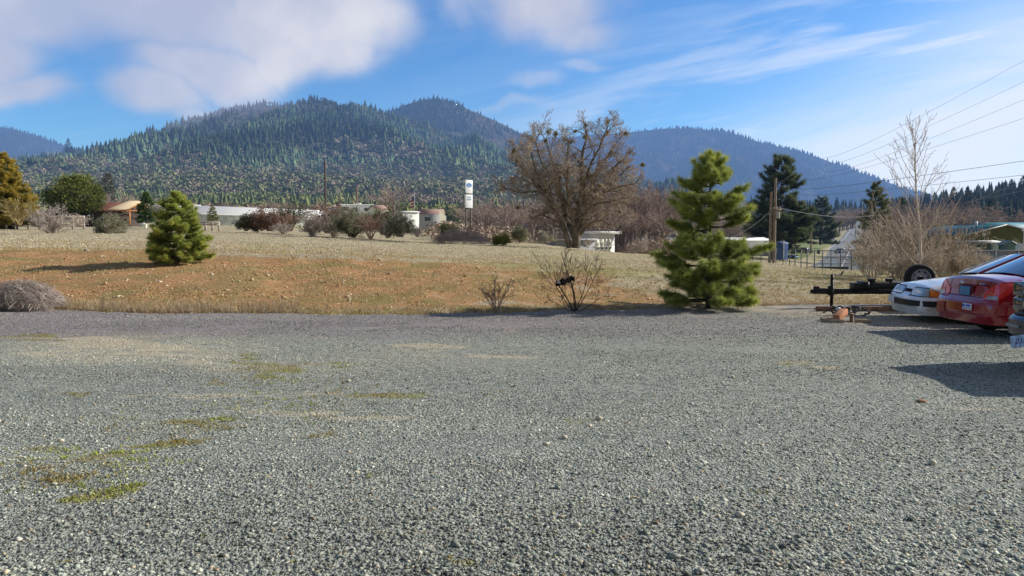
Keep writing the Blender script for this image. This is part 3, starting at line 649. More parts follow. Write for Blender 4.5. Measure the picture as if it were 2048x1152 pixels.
def young_pine(name, label, loc, h, prof, seed, nwh, per, tuft, nper, gap=None, lenf=1.0, bright=1.0, width=.0065, cat='pine tree', bend=.0, ypan=1.0, sub=3, group=None, mat=NEEDLE, bark=BARK, cols=None, tr=.035, spacing=.75, lr=(.72, 1.1)):
    rg = np.random.RandomState(seed); root = thing(name, label, cat, loc, group=group)
    tp = np.array([[bend*math.sin(t*2.2)*h*.04, 0, t*h] for t in np.linspace(0, 1, 9)]); mb = MB(); mb.tube(tp, np.linspace(tr*h*.55, .012*h*.3, 9), 9); mb.build('trunk', bark, root, smooth=True)
    B = MB(); tips = []; dirs = []; hs = []; lists = []
    for w in range(nwh):
        z = h*(.05 + .90*(w/(nwh-1))**.92); R = prof(z/h)*h
        for j in range(per):
            zz = z + rg.uniform(-.03, .03)*h; a = j*2*PI/per + w*1.1 + rg.uniform(-.35, .35)
            if gap is not None and gap(zz/h, a, rg): continue
            L = R*rg.uniform(*lr); up = .30 + .8*(z/h)**2 + rg.uniform(-.12, .12); d = np.array([math.cos(a), math.sin(a)*ypan, 0])
            ts = np.linspace(0, 1, 6); tx = np.interp(zz, tp[:, 2], tp[:, 0])
            pts = np.array([[tx, 0, zz] + d*L*t + UPV*L*(up*t*t*.7 - .12*t) for t in ts]) + rg.randn(6, 3)*.012*L
            lists.append((pts, np.linspace(.012*h*(1-z/h)*.8+.006, .004, 6)))
            nt = max(2, int(L/(tuft*spacing)))
            for q in range(nt):
                t = .28 + .72*(q+1)/nt if z/h > .12 else .45 + .55*(q+1)/nt
                f = t*5; i = min(int(f), 4); c = pts[i]*(1-f+i) + pts[i+1]*(f-i); dd = unit(pts[i+1]-pts[i])
                tips.append(c); dirs.append(unit(dd + UPV*.25)); hs.append(t)
                for s_ in range(sub if t < .98 else 1):
                    sd_ = unit(np.cross(dd, UPV))*rg.choice([-1, 1]); ang = rg.uniform(.5, 1.0)
                    d2 = unit(dd*math.cos(ang) + sd_*math.sin(ang) + UPV*rg.uniform(-.15, .6)); l2 = L*(.34*(1.15-t)+.07)*rg.uniform(.6, 1.2)
                    e_ = c + d2*l2; lists.append((np.linspace(c, e_, 6), np.linspace(.005, .0025, 6))); tips.append(e_); dirs.append(d2); hs.append(t*.9)
                    if l2 > tuft*1.3: tips.append((c+e_)/2); dirs.append(d2); hs.append(t*.7)
    for q in range(5): tips.append(np.array([0, 0, h*(.93+.017*q)])); dirs.append(unit(np.array([rg.randn()*.15, rg.randn()*.15, 1]))); hs.append(1.0)
    B.tubes(np.array([a for a, b in lists]), np.array([b for a, b in lists]), 4); B.build('branches', bark, root)
    tips = np.array(tips); dirs = np.array(dirs); hs = np.array(hs)
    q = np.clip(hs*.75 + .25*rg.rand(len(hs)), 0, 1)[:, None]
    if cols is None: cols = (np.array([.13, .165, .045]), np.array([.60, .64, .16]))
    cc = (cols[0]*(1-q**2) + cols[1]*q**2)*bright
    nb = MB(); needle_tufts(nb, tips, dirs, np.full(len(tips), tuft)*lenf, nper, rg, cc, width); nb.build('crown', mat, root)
    return root

# the two young pines
def profA(t): return np.interp(t, [0, .08, .2, .33, .42, .50, .60, .70, .80, .9, 1], [.33, .36, .37, .35, .30, .24, .25, .245, .17, .10, .05])
def gapA(t, a, rg): return (.42 < t < .58 and math.cos(a) > -.1 and rg.rand() < .55) or (rg.rand() < .08)
g = G(1418, 17.4)
young_pine('young_pine', 'tall open young pine with long yellow green needles at the gravel edge', (g.x, 17.4, gh(g.x, 17.4)-.03), 3.55, profA, 3, 15, 7, .18, 110, gapA, bright=1.12, sub=3, width=.0042, spacing=.88, lr=(.62, 1.08))
def profB(t): return np.interp(t, [0, .1, .25, .45, .6, .75, .88, 1], [.40, .44, .43, .36, .29, .20, .10, .02])
g = G(357, 23.0)
bp_ = young_pine('young_pine', 'small dense bushy young pine standing on the orange bank', (g.x, 23.0, g.z-.05), 2.17, profB, 8, 13, 8, .14, 85, None, bright=1.15, width=.005, sub=3, spacing=1.02)

# mid-distance conifers (dark, clumped)
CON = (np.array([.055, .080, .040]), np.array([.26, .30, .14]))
def profC(t): return np.interp(t, [0, .1, .22, .4, .55, .7, .82, .93, 1], [.30, .42, .44, .38, .27, .22, .17, .09, .02])
def dark_pine(px, pyb, pyt, Y, label, seed, prof=profC, cols=CON, wide=1.0, per=6, nwh=15, nper=46, tuft=None, bright=1.0, gap=None, name='dark_pine', cat='pine tree', ypan=1.0):
    zb = P(px, pyb, Y).z; zt = P(px, pyt, Y).z; h = zt - zb; x = P(px, pyb, Y).x
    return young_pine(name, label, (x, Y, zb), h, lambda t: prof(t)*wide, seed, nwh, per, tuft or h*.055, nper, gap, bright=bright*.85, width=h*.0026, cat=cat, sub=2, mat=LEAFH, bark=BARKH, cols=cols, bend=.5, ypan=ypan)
gp = lambda t, a, rg: rg.rand() < .22
dark_pine(1556, 508, 312, 128, 'tall dark pine with rough clumped branches behind the blue shed', 21, gap=gp, nwh=18, wide=.84)
dark_pine(1640, 490, 396, 210, 'smaller dark pine beside the road, right of the tall one', 22, gap=gp)
dark_pine(1745, 500, 366, 135, 'olive green conifer standing behind the bare white sapling', 23, cols=(np.array([.09,.11,.04]), np.array([.34,.34,.13])), wide=.7, gap=gp)
dark_pine(1800, 470, 395, 230, 'slim green conifer rising over the thicket right of the white sapling', 24, wide=.6)
# far left golden conifer and friends
def profG(t): return np.interp(t, [0, .1, .3, .5, .7, .85, 1], [.42, .46, .40, .30, .19, .11, .02])
dark_pine(8, 452, 308, 72, 'golden tipped conifer at the far left edge', 31, prof=profG, cols=(np.array([.08,.10,.03]), np.array([.80,.60,.12])), bright=1.15, nwh=18, per=8, ypan=.8, name='golden_conifer', cat='conifer')
dark_pine(293, 446, 384, 92, 'narrow dark green conifer left of the bushy pine', 32, prof=lambda t: np.interp(t, [0,.2,.5,.8,1], [.26,.30,.24,.14,.02]), cols=(np.array([.05,.10,.03]), np.array([.20,.33,.09])), name='narrow_conifer', cat='conifer', per=8)
dark_pine(425, 446, 411, 90, 'little yellow green conifer in front of the white greenhouse wall', 33, prof=lambda t: np.interp(t, [0,.2,.5,.8,1], [.36,.38,.28,.14,.02]), cols=(np.array([.18,.18,.05]), np.array([.58,.52,.14])), name='small_conifer', cat='conifer', nwh=9)
dark_pine(217, 430, 346, 190, 'thin grey half bare conifer behind the house', 34, prof=lambda t: np.interp(t, [0,.2,.5,.8,1], [.22,.22,.16,.12,.03]), cols=(np.array([.10,.11,.09]), np.array([.26,.25,.19])), nper=16, name='grey_conifer', cat='conifer')

def shrub(name, label, cat, loc, w, h, seed, nst=26, maxlev=3, leaf=None, nleaf=0, lsize=.05, bark=None, group=None, rb=None, nch=(5,4,3), lean=1.0, twr=.006, flat=False, leaf_mat=None):
    rg = np.random.RandomState(seed); root = thing(name, label, cat, loc, group=group); out = []
    L = h*.78; rb = rb or h*.012
    for i in range(nst):
        a = rg.rand()*2*PI; s_ = math.sqrt(rg.rand())*lean*w/(2*h)*1.25
        d = unit(np.array([math.cos(a)*s_, math.sin(a)*s_, 1.0 if not flat else .55]))
        grow(rg, np.array([math.cos(a), math.sin(a), 0])*rg.rand()*w*.06, d, L*rg.uniform(.55, 1.0), rb*rg.uniform(.6, 1.1), 0, maxlev-1, out, nch, ratio=.5, ang=(18, 48), wig=.14, trop=.02 if not flat else -.12, tmin=.2, rr=.6, nseg=5)
    branch_mesh(out, (0,), (5,), twr*1.3).build('stems', bark, root); branch_mesh(out, (1, 2, 3), (3,), twr).build('twigs', bark, root)
    if leaf is not None:
        tips = np.concatenate([p[2:] for l, p, r in out if l >= 1]); k = rg.choice(len(tips), min(len(tips), nleaf)); tips = tips[k]
        q = rg.rand(len(tips), 1); cc = np.array(leaf[0])*(1-q) + np.array(leaf[1])*q
        lm = MB(); leafcloud(lm, tips, lsize, 4, rg, cc, lsize*1.6); lm.build('leaves', leaf_mat or LEAFH, root)
    return root
GREY = M('grey_twig', (.52, .455, .41), .95, haze=True, noise=(2, .25)); WHITEB = M('white_twig', (.68, .60, .53), .9, haze=True, noise=(2, .2))
BROWNT = M('brown_twig', (.36, .26, .20), .95, haze=True, noise=(1, .3)); REDT = M('red_twig', (.28, .18, .15), .95, haze=True, noise=(1, .3)); DARKT = M('dark_twig', (.20, .165, .13), .95, noise=(3, .3))
TAN = M('tan_twig', (.54, .455, .36), .9, noise=(3, .3)); PALEBARK = M('pale_bark', (.62, .54, .46), .8, noise=(6, .25))
OLV = ((.17, .18, .11), (.38, .36, .24)); DOLV = ((.09, .10, .055), (.23, .23, .13)); MAR = ((.20, .125, .095), (.44, .30, .23))
def S(name, label, px, pyb, Y, wpx, hpx, seed, **kw):
    if name == 'hedge_shrub' or 640 < px < 850: wpx *= 1.3; hpx *= 1.08
    g = P(px, pyb, Y); gz_ = H(g.x, Y); return shrub(name, label, 'shrub', (g.x, Y, max(g.z, gz_-.3) if abs(g.z-gz_) < 1.2 else g.z), wpx/F*Y, hpx/F*Y, seed, **kw)
S('bare_shrub', 'leafless pale grey shrub with a fanned crown at the left of the field', 106, 480, 57, 95, 74, 41, bark=GREY, nst=30, nch=(7,5,3), twr=.010, maxlev=4, lean=.9)
S('olive_shrub', 'rounded grey green shrub on a dark stem, beside the pale leafless one', 219, 475, 60, 92, 56, 42, bark=GREY, leaf=OLV, nleaf=1500, lsize=.06, nst=26, twr=.008, lean=1.1)
S('yellow_shrub', 'yellowish bare shrub below the golden conifer', 38, 450, 68, 75, 70, 43, bark=M('yellow_twig', (.42,.33,.17), .9, haze=True), leaf=((.25,.20,.05),(.42,.35,.10)), nleaf=500, lsize=.06, nst=24, twr=.012)
S('grey_shrub', 'grey green shrub tucked between the house and the bushy pine', 326, 448, 80, 50, 48, 44, bark=GREY, leaf=OLV, nleaf=700, lsize=.08)
S('grey_shrub', 'low whitish twiggy shrub against the rail fence at the left', 75, 450, 70, 60, 30, 45, bark=WHITEB, nst=30, twr=.010)
S('grey_shrub', 'low whitish twiggy shrub between the two lone shrubs of the field', 160, 452, 72, 60, 32, 46, bark=WHITEB, nst=30, twr=.010)
S('hedge_shrub', 'small round dark shrub at the left end of the hedge row', 492, 462, 68, 44, 36, 47, bark=REDT, leaf=DOLV, nleaf=900, lsize=.07)
S('hedge_shrub', 'dark maroon shrub in the hedge row beside the small round one', 540, 462, 68, 80, 54, 48, bark=REDT, leaf=MAR, nleaf=1500, lsize=.08, nst=34)
S('hedge_shrub', 'green black shrub filling the gap behind the pale grey bush', 580, 462, 71, 60, 60, 49, bark=REDT, leaf=DOLV, nleaf=1200, lsize=.08, nst=30)
S('bare_shrub', 'pale grey twiggy bush standing forward in the hedge row', 624, 474, 58, 70, 60, 50, bark=GREY, nst=44, nch=(6,5,3), maxlev=4, twr=.009, lean=.8)
S('hedge_shrub', 'dusty maroon bush just left of the widest olive bush', 655, 466, 65, 70, 66, 51, bark=REDT, leaf=MAR, nleaf=900, lsize=.08)
S('olive_shrub', 'widest olive green bush in the middle of the hedge row', 707, 475, 59, 96, 66, 52, bark=DARKT, leaf=OLV, nleaf=2600, lsize=.06, nst=40)
S('bare_shrub', 'thin reddish bare sapling bush among the olive bushes', 742, 478, 57, 44, 70, 53, bark=M('rosy_twig', (.38,.25,.20), .9, haze=True), nst=16, twr=.009)
S('olive_shrub', 'dark olive bush behind the reddish bare sapling', 766, 470, 63, 60, 60, 54, bark=DARKT, leaf=DOLV, nleaf=1400, lsize=.07, nst=30)
S('olive_shrub', 'grey olive bush with a leaning crown at the right of the hedge row', 800, 474, 59, 74, 52, 55, bark=GREY, leaf=OLV, nleaf=1600, lsize=.06, nst=34)
S('grey_shrub', 'grey brown shrub under the bare tree of the hedge row', 742, 462, 72, 70, 46, 56, bark=BROWNT, leaf=OLV, nleaf=600, lsize=.08)
S('grey_shrub', 'pale grey twig bush low in front of the maroon shrub', 566, 468, 66, 60, 34, 63, bark=GREY, nst=36, nch=(6,5,3))
S('grey_shrub', 'grey twig bush joining the pale bush to the widest olive bush', 668, 474, 61, 56, 48, 64, bark=GREY, nst=36, nch=(6,5,3), leaf=OLV, nleaf=300, lsize=.06)
S('grey_shrub', 'grey twiggy undergrowth between the reddish sapling and the leaning olive bush', 776, 476, 60, 56, 42, 65, bark=GREY, nst=36, nch=(6,5,3))
S('grey_shrub', 'small grey twig bush at the right end of the hedge row', 836, 474, 60, 46, 30, 66, bark=GREY, nst=30, nch=(6,4,3))
S('hedge_shrub', 'low dark shrub under the left end of the greenhouse end wall', 512, 463, 69, 50, 40, 67, bark=REDT, leaf=DOLV, nleaf=900, lsize=.08, nst=30)
S('dark_shrub', 'dark green shrub behind the heap of grey brush', 893, 474, 64, 54, 32, 57, bark=DARKT, leaf=DOLV, nleaf=1400, lsize=.07)
S('dark_shrub', 'green brown shrub left of the big oak', 1040, 484, 62, 60, 36, 58, bark=DARKT, leaf=OLV, nleaf=1200, lsize=.06)
S('grey_shrub', 'greyish twig bush close to the left foot of the oak', 1095, 486, 66, 66, 28, 59, bark=GREY, leaf=OLV, nleaf=200, lsize=.06)
S('yellow_shrub', 'low yellow green mound of weeds right of the brush heap', 1003, 486, 60, 62, 20, 60, bark=TAN, leaf=((.24,.25,.06),(.42,.38,.14)), nleaf=1600, lsize=.06, nst=34, lean=1.6)
S('grey_shrub', 'grey twiggy shrub right of the garage building', 1282, 504, 64, 60, 32, 61, bark=GREY, nst=34, nch=(6,5,3))
S('bare_shrub', 'leafless whitish shrub in front of the garage corner', 1176, 496, 58, 36, 30, 62, bark=WHITEB, nst=14)
def brush(name, label, px, pyb, Y, wpx, hpx, seed, mat, n_=420):
    """a heap of cut twigs: arching stems laid over a mound"""
    rg = np.random.RandomState(seed); w = wpx/F*Y/2; h = hpx/F*Y; g = P(px, pyb, Y); o = thing(name, label, 'brush pile', (g.x, Y, g.z))
    for nm, cnt, r, lift in (('stems', n_//4, .010, .0), ('twigs', n_, .0045, .05)):
        C = np.stack([(rg.rand(cnt)*2-1)*w*.9, (rg.rand(cnt)*2-1)*w*.55, rg.rand(cnt)*0], -1)
        q = np.clip(1 - (C[:, 0]/w)**2 - (C[:, 1]/(w*.7))**2, 0, 1); C[:, 2] = h*(q**.55)*(.35+.6*rg.rand(cnt))
        a = rg.randn(cnt)*.7 + np.where(C[:, 0] > 0, .0, PI); L = w*(.35+.45*rg.rand(cnt))
        ts = np.linspace(-.5, .5, 6)[None, :, None]; d = np.stack([np.cos(a), np.sin(a)*.6, .25*rg.randn(cnt)], -1)[:, None]
        Pp = C[:, None] + d*ts*L[:, None, None]; Pp[..., 2] -= (ts[..., 0]**2)*L[:, None]*(.7+.6*rg.rand(cnt, 1)); Pp += rg.randn(*Pp.shape)*.012*w
        Pp[..., 2] = np.maximum(Pp[..., 2], -.03)
        mb = MB(); mb.tubes(Pp, np.repeat(np.linspace(r, r*.5, 6)[None], cnt, 0)*(w/1.2)**.5, 3); mb.build(nm, mat, o)
    return o
brush('brush_pile', 'big heap of cut grey branches at the left edge of the gravel', 42, 620, 17.0, 160, 66, 71, M('brush_twig', (.50,.42,.37), .95, noise=(5,.35)), 1500)
brush('brush_pile', 'low mound of grey brown brush beneath the sign', 922, 487, 58, 112, 34, 72, M('brush_far', (.50,.41,.37), .95, noise=(2,.35), haze=True), 620)

# round evergreen tree
def round_tree(name, label, px, pyb, pyt, Y, wpx, seed, cols, n_=260, lsize=.22, trunk=.12, cat='tree', group=None, clump=None, per=26):
    rg = np.random.RandomState(seed); b = P(px, pyb, Y); h = P(px, pyt, Y).z - b.z; w = wpx/F*Y/2; r = thing(name, label, cat, tuple(b), group=group)
    mb = MB(); mb.tube([[0,0,0],[.02*h,0,h*.35],[0,0,h*.7]], [.045*h,.035*h,.01*h], 7)
    for i in range(9):
        a = rg.rand()*6.28; mb.tube([[0,0,h*(.15+.05*i)],[math.cos(a)*w*.5, math.sin(a)*w*.5, h*(.35+.06*i)],[math.cos(a)*w*.8, math.sin(a)*w*.8, h*(.42+.055*i)]], [.02*h,.012*h,.004*h], 5)
    mb.build('trunk', BARKH, r)
    d = rg.randn(n_, 3); d /= np.linalg.norm(d, axis=1, keepdims=True); rad = (.55+.45*rg.rand(n_, 1)**.5)
    bump = 1 + .18*np.sin(d[:, :1]*5+seed)*np.cos(d[:, 2:]*6)
    C = d*rad*bump*np.array([w, w, h*.5*(1-trunk)]); C[:, 2] += h*(.5+trunk*.5)
    lit = np.clip(.5 + .5*d[:, 2:] , 0, 1)*rg.rand(n_, 1)
    cc = np.array(cols[0])*(1-lit) + np.array(cols[1])*lit; lm = MB(); leafcloud(lm, C, lsize, per, rg, cc, clump or w*.11); lm.build('crown', LEAFH, r)
    return r
round_tree('round_evergreen', 'dense round dark green tree behind the house', 152, 440, 351, 105, 104, 81, ((.06,.085,.025),(.34,.36,.08)), 330, .20, trunk=.0)

# the big leafless oak
def big_oak():
    rg = np.random.RandomState(91); Y0 = 60.0; b = P(1152, 493, Y0); root = thing('oak_tree', 'huge leafless oak with spreading limbs and mistletoe clumps at the field edge', 'tree', (b.x, Y0, H(b.x, Y0)-.1))
    base = np.array([b.x, Y0, H(b.x, Y0)-.1])
    limbs = [([(1152,496),(1155,464),(1155,435),(1160,405),(1165,366),(1160,337),(1165,305),(1175,275),(1170,254)], .42, 0.2),
             ([(1157,470),(1167,450),(1172,427),(1192,408),(1215,404),(1245,396)], .24, -2.0),
             ([(1155,452),(1166,420),(1177,391),(1184,366),(1201,330),(1223,300),(1246,270)], .30, 1.5),
             ([(1139,495),(1133,464),(1121,440),(1109,415),(1100,395),(1089,380),(1078,358),(1068,322),(1060,296)], .30, -1.5),
             ([(1150,478),(1142,455),(1131,432),(1123,391),(1114,357),(1109,330),(1094,300),(1092,276)], .28, 2.5),
             ([(1152,470),(1150,447),(1138,403),(1133,376),(1131,357),(1138,318),(1136,280)], .26, -3.0),
             ([(1122,440),(1109,425),(1082,428),(1062,438)], .13, -1.2),
             ([(1106,405),(1090,388),(1070,381),(1040,386),(1012,376),(996,371)], .14, 1.0),
             ([(1170,428),(1180,405),(1197,387),(1231,362),(1262,330)], .22, 1.0),
             ([(1160,470),(1175,452),(1192,442),(1211,445),(1226,453)], .13, -1.8),
             ([(1166,440),(1180,424),(1200,420),(1240,426),(1256,436)], .14, 2.2),
             ([(1112,420),(1094,400),(1060,350),(1042,320),(1034,300)], .15, 3.0),
             ([(1162,385),(1176,340),(1196,296),(1212,266),(1216,250)], .16, -2.5),
             ([(1197,390),(1225,378),(1256,372),(1276,362)], .12, -2.6), ([(1089,384),(1062,352),(1040,334),(1026,326)], .10, 1.6), ([(1223,340),(1246,318),(1266,302)], .10, -1.2), ([(1204,372),(1236,344),(1262,340)], .10, 2.8), ([(1082,372),(1056,364),(1030,352)], .09, -2.6), ([(1220,400),(1248,398),(1272,392)], .09, 1.2),
             ([(1128,400),(1112,372),(1085,330),(1072,290),(1078,268)], .14, -3.4)]
    out = []
    for pl, r, dep in limbs:
        k = len(pl); pts = np.array([np.array(P(x, y, Y0 + dep*(i/(k-1))**1.2)) for i, (x, y) in enumerate(pl)]) - base
        t = np.linspace(0, k-1, 10 if k > 5 else 7); pts = np.stack([np.interp(t, np.arange(k), pts[:, c]) for c in range(3)], -1); pts[1:-1] += rg.randn(len(t)-2, 3)*.07
        r *= .78; rad = r*(1-.9*np.linspace(0, 1, len(t))**.8)+.018
        out.append((0, pts, rad)); L = np.linalg.norm(np.diff(pts, axis=0), axis=1).sum()
        spawn(rg, pts, rad, min(L, 7)*.52, 0, 4, out, int(6 + L*1.4), (0, 6, 5, 3), .60, (22, 60), .17, .03, .12, .5, .4)
    branch_mesh(out, (0,), (9,)).build('trunk', M('oak_bark', (.19,.155,.12), .95, noise=(2.5,.45), bump=(7,.9,.05)), root, smooth=True)
    br = [(l, p, np.maximum(r, .009)) for l, p, r in out]
    branch_mesh(br, (1, 2), (5, 5, 4)).build('limbs', M('oak_limb', (.25,.205,.165), .95, noise=(2,.35)), root)
    branch_mesh(br, (3, 4), (3,), .0095).build('crown', M('oak_twig', (.46,.37,.30), .95, noise=(1,.3)), root)
    for (px, py, s_) in [(1098,262,.62),(1064,280,.62),(1112,268,.45),(1130,278,.6),(1142,283,.45),(1029,302,.35),(1090,282,.3),(1172,250,.42),(1216,244,.45),(1151,262,.22),(1215,266,.4),(1170,275,.3),(1036,322,.5),(1048,340,.4),(1285,330,.35),(1118,345,.3),(1120,356,.25),(1165,402,.3),(1036,415,.25),(1252,268,.3),(1060,296,.35),(1200,372,.2)]:
        c = np.array(P(px, py, Y0 + rg.uniform(-1.5, 1.5))) - base; C = c + rg.randn(16, 3)*s_*.17; mm = MB(); q = rg.rand(16, 1)
        leafcloud(mm, C, .055, 11, rg, np.array([.17,.15,.06])*(1-q) + np.array([.40,.35,.15])*q, s_*.15, 1.6); mm.build('mistletoe', LEAF, root)
    return root
big_oak()

# bare trees: four kinds reused over the middle distance
def bare_tree(name, label, loc, h, spread, seed, mat, twig, maxlev=4, nch=(7,6,4,3), group=None, r=None, trop=.05, lean=1.0, cat='tree', twr=.03, bole=.22, ntr=5):
    rg = np.random.RandomState(seed); root = thing(name, label, cat, loc, group=group); out = []
    out.append((0, np.array([[0,0,-.2],[.02*h,0,h*bole*.5],[0,.01*h,h*bole]]), np.array([.034*h,.027*h,.024*h])))
    for i in range(ntr):
        a = i*2*PI/ntr + rg.rand(); s_ = spread*rg.uniform(.35, 1.1)
        grow(rg, np.array([0,0,h*bole*rg.uniform(.6,1)]), unit(np.array([math.cos(a)*s_, math.sin(a)*s_, 1])), h*(1-bole)*rg.uniform(.7, .95), .018*h, 1, maxlev, out, nch, .55, (22, 55), .15, trop, .15, .58, 5)
    branch_mesh(out, (0, 1, 2), (6, 5, 4), twr).build('trunk', mat, root); branch_mesh(out, (3, 4), (3,), twr).build('crown', twig, root)
    return root
lb = 'bare brown tree in the thicket behind the field and the oak'; gp_ = 'bare trees of the brown thicket'
PUR = M('thicket_bark', (.24,.19,.17), .95, haze=True); PURT = M('thicket_twig', (.40,.305,.265), .95, haze=True, noise=(.4,.25))
BT = [bare_tree('bare_tree', lb, (0,0,0), 8, .9, 100+i, PUR, PURT, nch=(6,6,5,3), group=gp_, twr=.022) for i in range(3)]
rg = np.random.RandomState(77); first = [True]*3
def put(px, pyb, hpx, Y, proto=None, label=lb, group=gp_, wide=1.0):
    i = rg.randint(3) if proto is None else proto; g = P(px, pyb, Y); s_ = hpx/F*Y/8
    if first[i]:
        first[i] = False; o = BT[i]; o.location = g; o.rotation_euler.z = rg.rand()*6; o.scale = (s_*wide, s_*wide, s_); o['label'] = label
        if group: o['group'] = group
        return o
    return dup(BT[i], g, rg.rand()*6.3, (s_*wide, s_*wide, s_), label, None, group)
for i in range(58):
    px = 930 + 400*(i+rg.rand())/58; Y = rg.uniform(85, 190) if not 1140 < px < 1275 else rg.uniform(104, 190); yb = np.interp(px, [880, 1100, 1220, 1350], [466, 474, 486, 496])+rg.uniform(-3,3); put(px, yb, rg.uniform(44, 76)*np.interp(px, [900, 1000, 1340], [.8, 1.05, 1.25]), Y, wide=1.25)
for i in range(16): put(1225 + 110*(i+rg.rand())/16, 485+rg.uniform(-4,5), rg.uniform(90, 135), rg.uniform(104, 130), wide=1.0)
for i in range(16): put(250 + 420*(i+rg.rand())/16, 444, rg.uniform(30, 50), rg.uniform(200, 280), label='bare brown tree beyond the greenhouse and hedge row', group='bare trees beyond the greenhouse', wide=1.3)
for i in range(5): put(180 + 95*(i+rg.rand())/5, 440, rg.uniform(44, 62), rg.uniform(150, 190), label='leafless grey tree behind the timber gable of the house', group='leafless trees behind the house', wide=1.1)
for i in range(12): put(1440 + 70*(i+rg.rand())/12, 498, rg.uniform(60, 85), rg.uniform(150, 190), label='bare brown tree glimpsed between the two largest pines', group='bare trees between the pines', wide=1.2)
for i in range(14): put(1655 + 55*(i+rg.rand())/14, 468-(i/14)*14, rg.uniform(34, 46), rg.uniform(300, 420), label='dark purplish bare tree beside the far end of the road', group='bare trees at the far end of the road', wide=1.3)
for i in range(24): put(1755 + 200*(i+rg.rand())/24, 484, rg.uniform(56, 90), rg.uniform(120, 200), label='brown bare tree behind the white sapling', group='bare trees behind the white sapling', wide=1.1)
put(788, 440, 76, 118, 0, 'rounded brown leafless tree rising behind the hedge row', None, 1.15)
put(2030, 470, 60, 190, 1, 'dark spreading bare oak behind the teal roofed building', None, 1.6)
put(1985, 465, 52, 210, 2, 'leafless tree just left of the spreading oak behind the teal roof', None, 1.3)

# white-barked sapling with its thicket
def sapling():
    rg = np.random.RandomState(15); Y0 = 26.0; b = P(1842, 552, Y0); base = np.array([b.x, Y0, H(b.x, Y0)-.05]); root = thing('white_sapling', 'tall slender leafless sapling with whitish bark rising from a thicket', 'tree', tuple(base))
    top = np.array(P(1830, 240, Y0)) - base; out = []
    pts = np.array([top*t + np.array([.05*math.sin(t*7), 0, 0]) for t in np.linspace(0, 1, 12)]); pts[0] *= 0
    rad = np.linspace(.060, .006, 12); out.append((0, pts, rad)); h = top[2]
    for i in range(34):
        t = .08 + .84*(i+rg.rand()*.6)/34; p = np.array([np.interp(t*11, range(12), pts[:, c]) for c in range(3)]); a = i*2.4+rg.rand(); a = a
        d = unit(np.array([math.cos(a), math.sin(a)*.8, .75+.8*t])); L = h*(.36*(1-t)**.8+.09)*rg.uniform(.75, 1.15)
        grow(rg, p, d, L, .020*(1-t)+.006, 1, 3, out, (0, 4, 2), .42, (20, 45), .07, .10, .2, .5, 6)
    branch_mesh(out, (0,), (8,)).build('trunk', PALEBARK, root, smooth=True); branch_mesh(out, (1,), (4,), .007).build('limbs', M('pale_limb', (.50,.41,.34), .85), root); branch_mesh(out, (2, 3), (3,), .0055).build('crown', M('pale_twig2', (.45,.33,.26), .9), root)
sapling()
TH = ((.24,.18,.10), (.42,.31,.18))
shr = [(1745,556,28,130,120),(1800,560,26.5,130,95),(1850,560,27,150,105),(1900,556,27.5,130,110),(1938,548,29,130,95),(1762,548,33,130,155),(1822,545,31,120,150),(1888,545,31,150,155)]
lbs = ['tan twiggy bush at the left of the thicket around the white sapling','dense tan brush right behind the spare tyre','tan brush hiding the foot of the white sapling','brown twig bush at the right of the thicket','low twig bush at the right end of the thicket by the white car roof','tall brown bush at the back left of the thicket','tall rusty brown bush behind the white sapling','tall grey brown bush at the back right of the thicket']
for i, ((px, py, Y, w, h), lb_) in enumerate(zip(shr, lbs)):
    g = P(px, py, Y); shrub('thicket_bush', lb_, 'bush', (g.x, Y, H(g.x, Y)-.03), w/F*Y, h/F*Y, 200+i, nst=24, maxlev=4, nch=(5,4,3), bark=TAN if i % 2 == 0 else M('thicket_tan', (.42,.355,.285), .9, noise=(2,.3)), twr=.0065, rb=.017, leaf=TH if i in (6,7,3) else None, nleaf=260, lsize=.03, leaf_mat=LEAF)

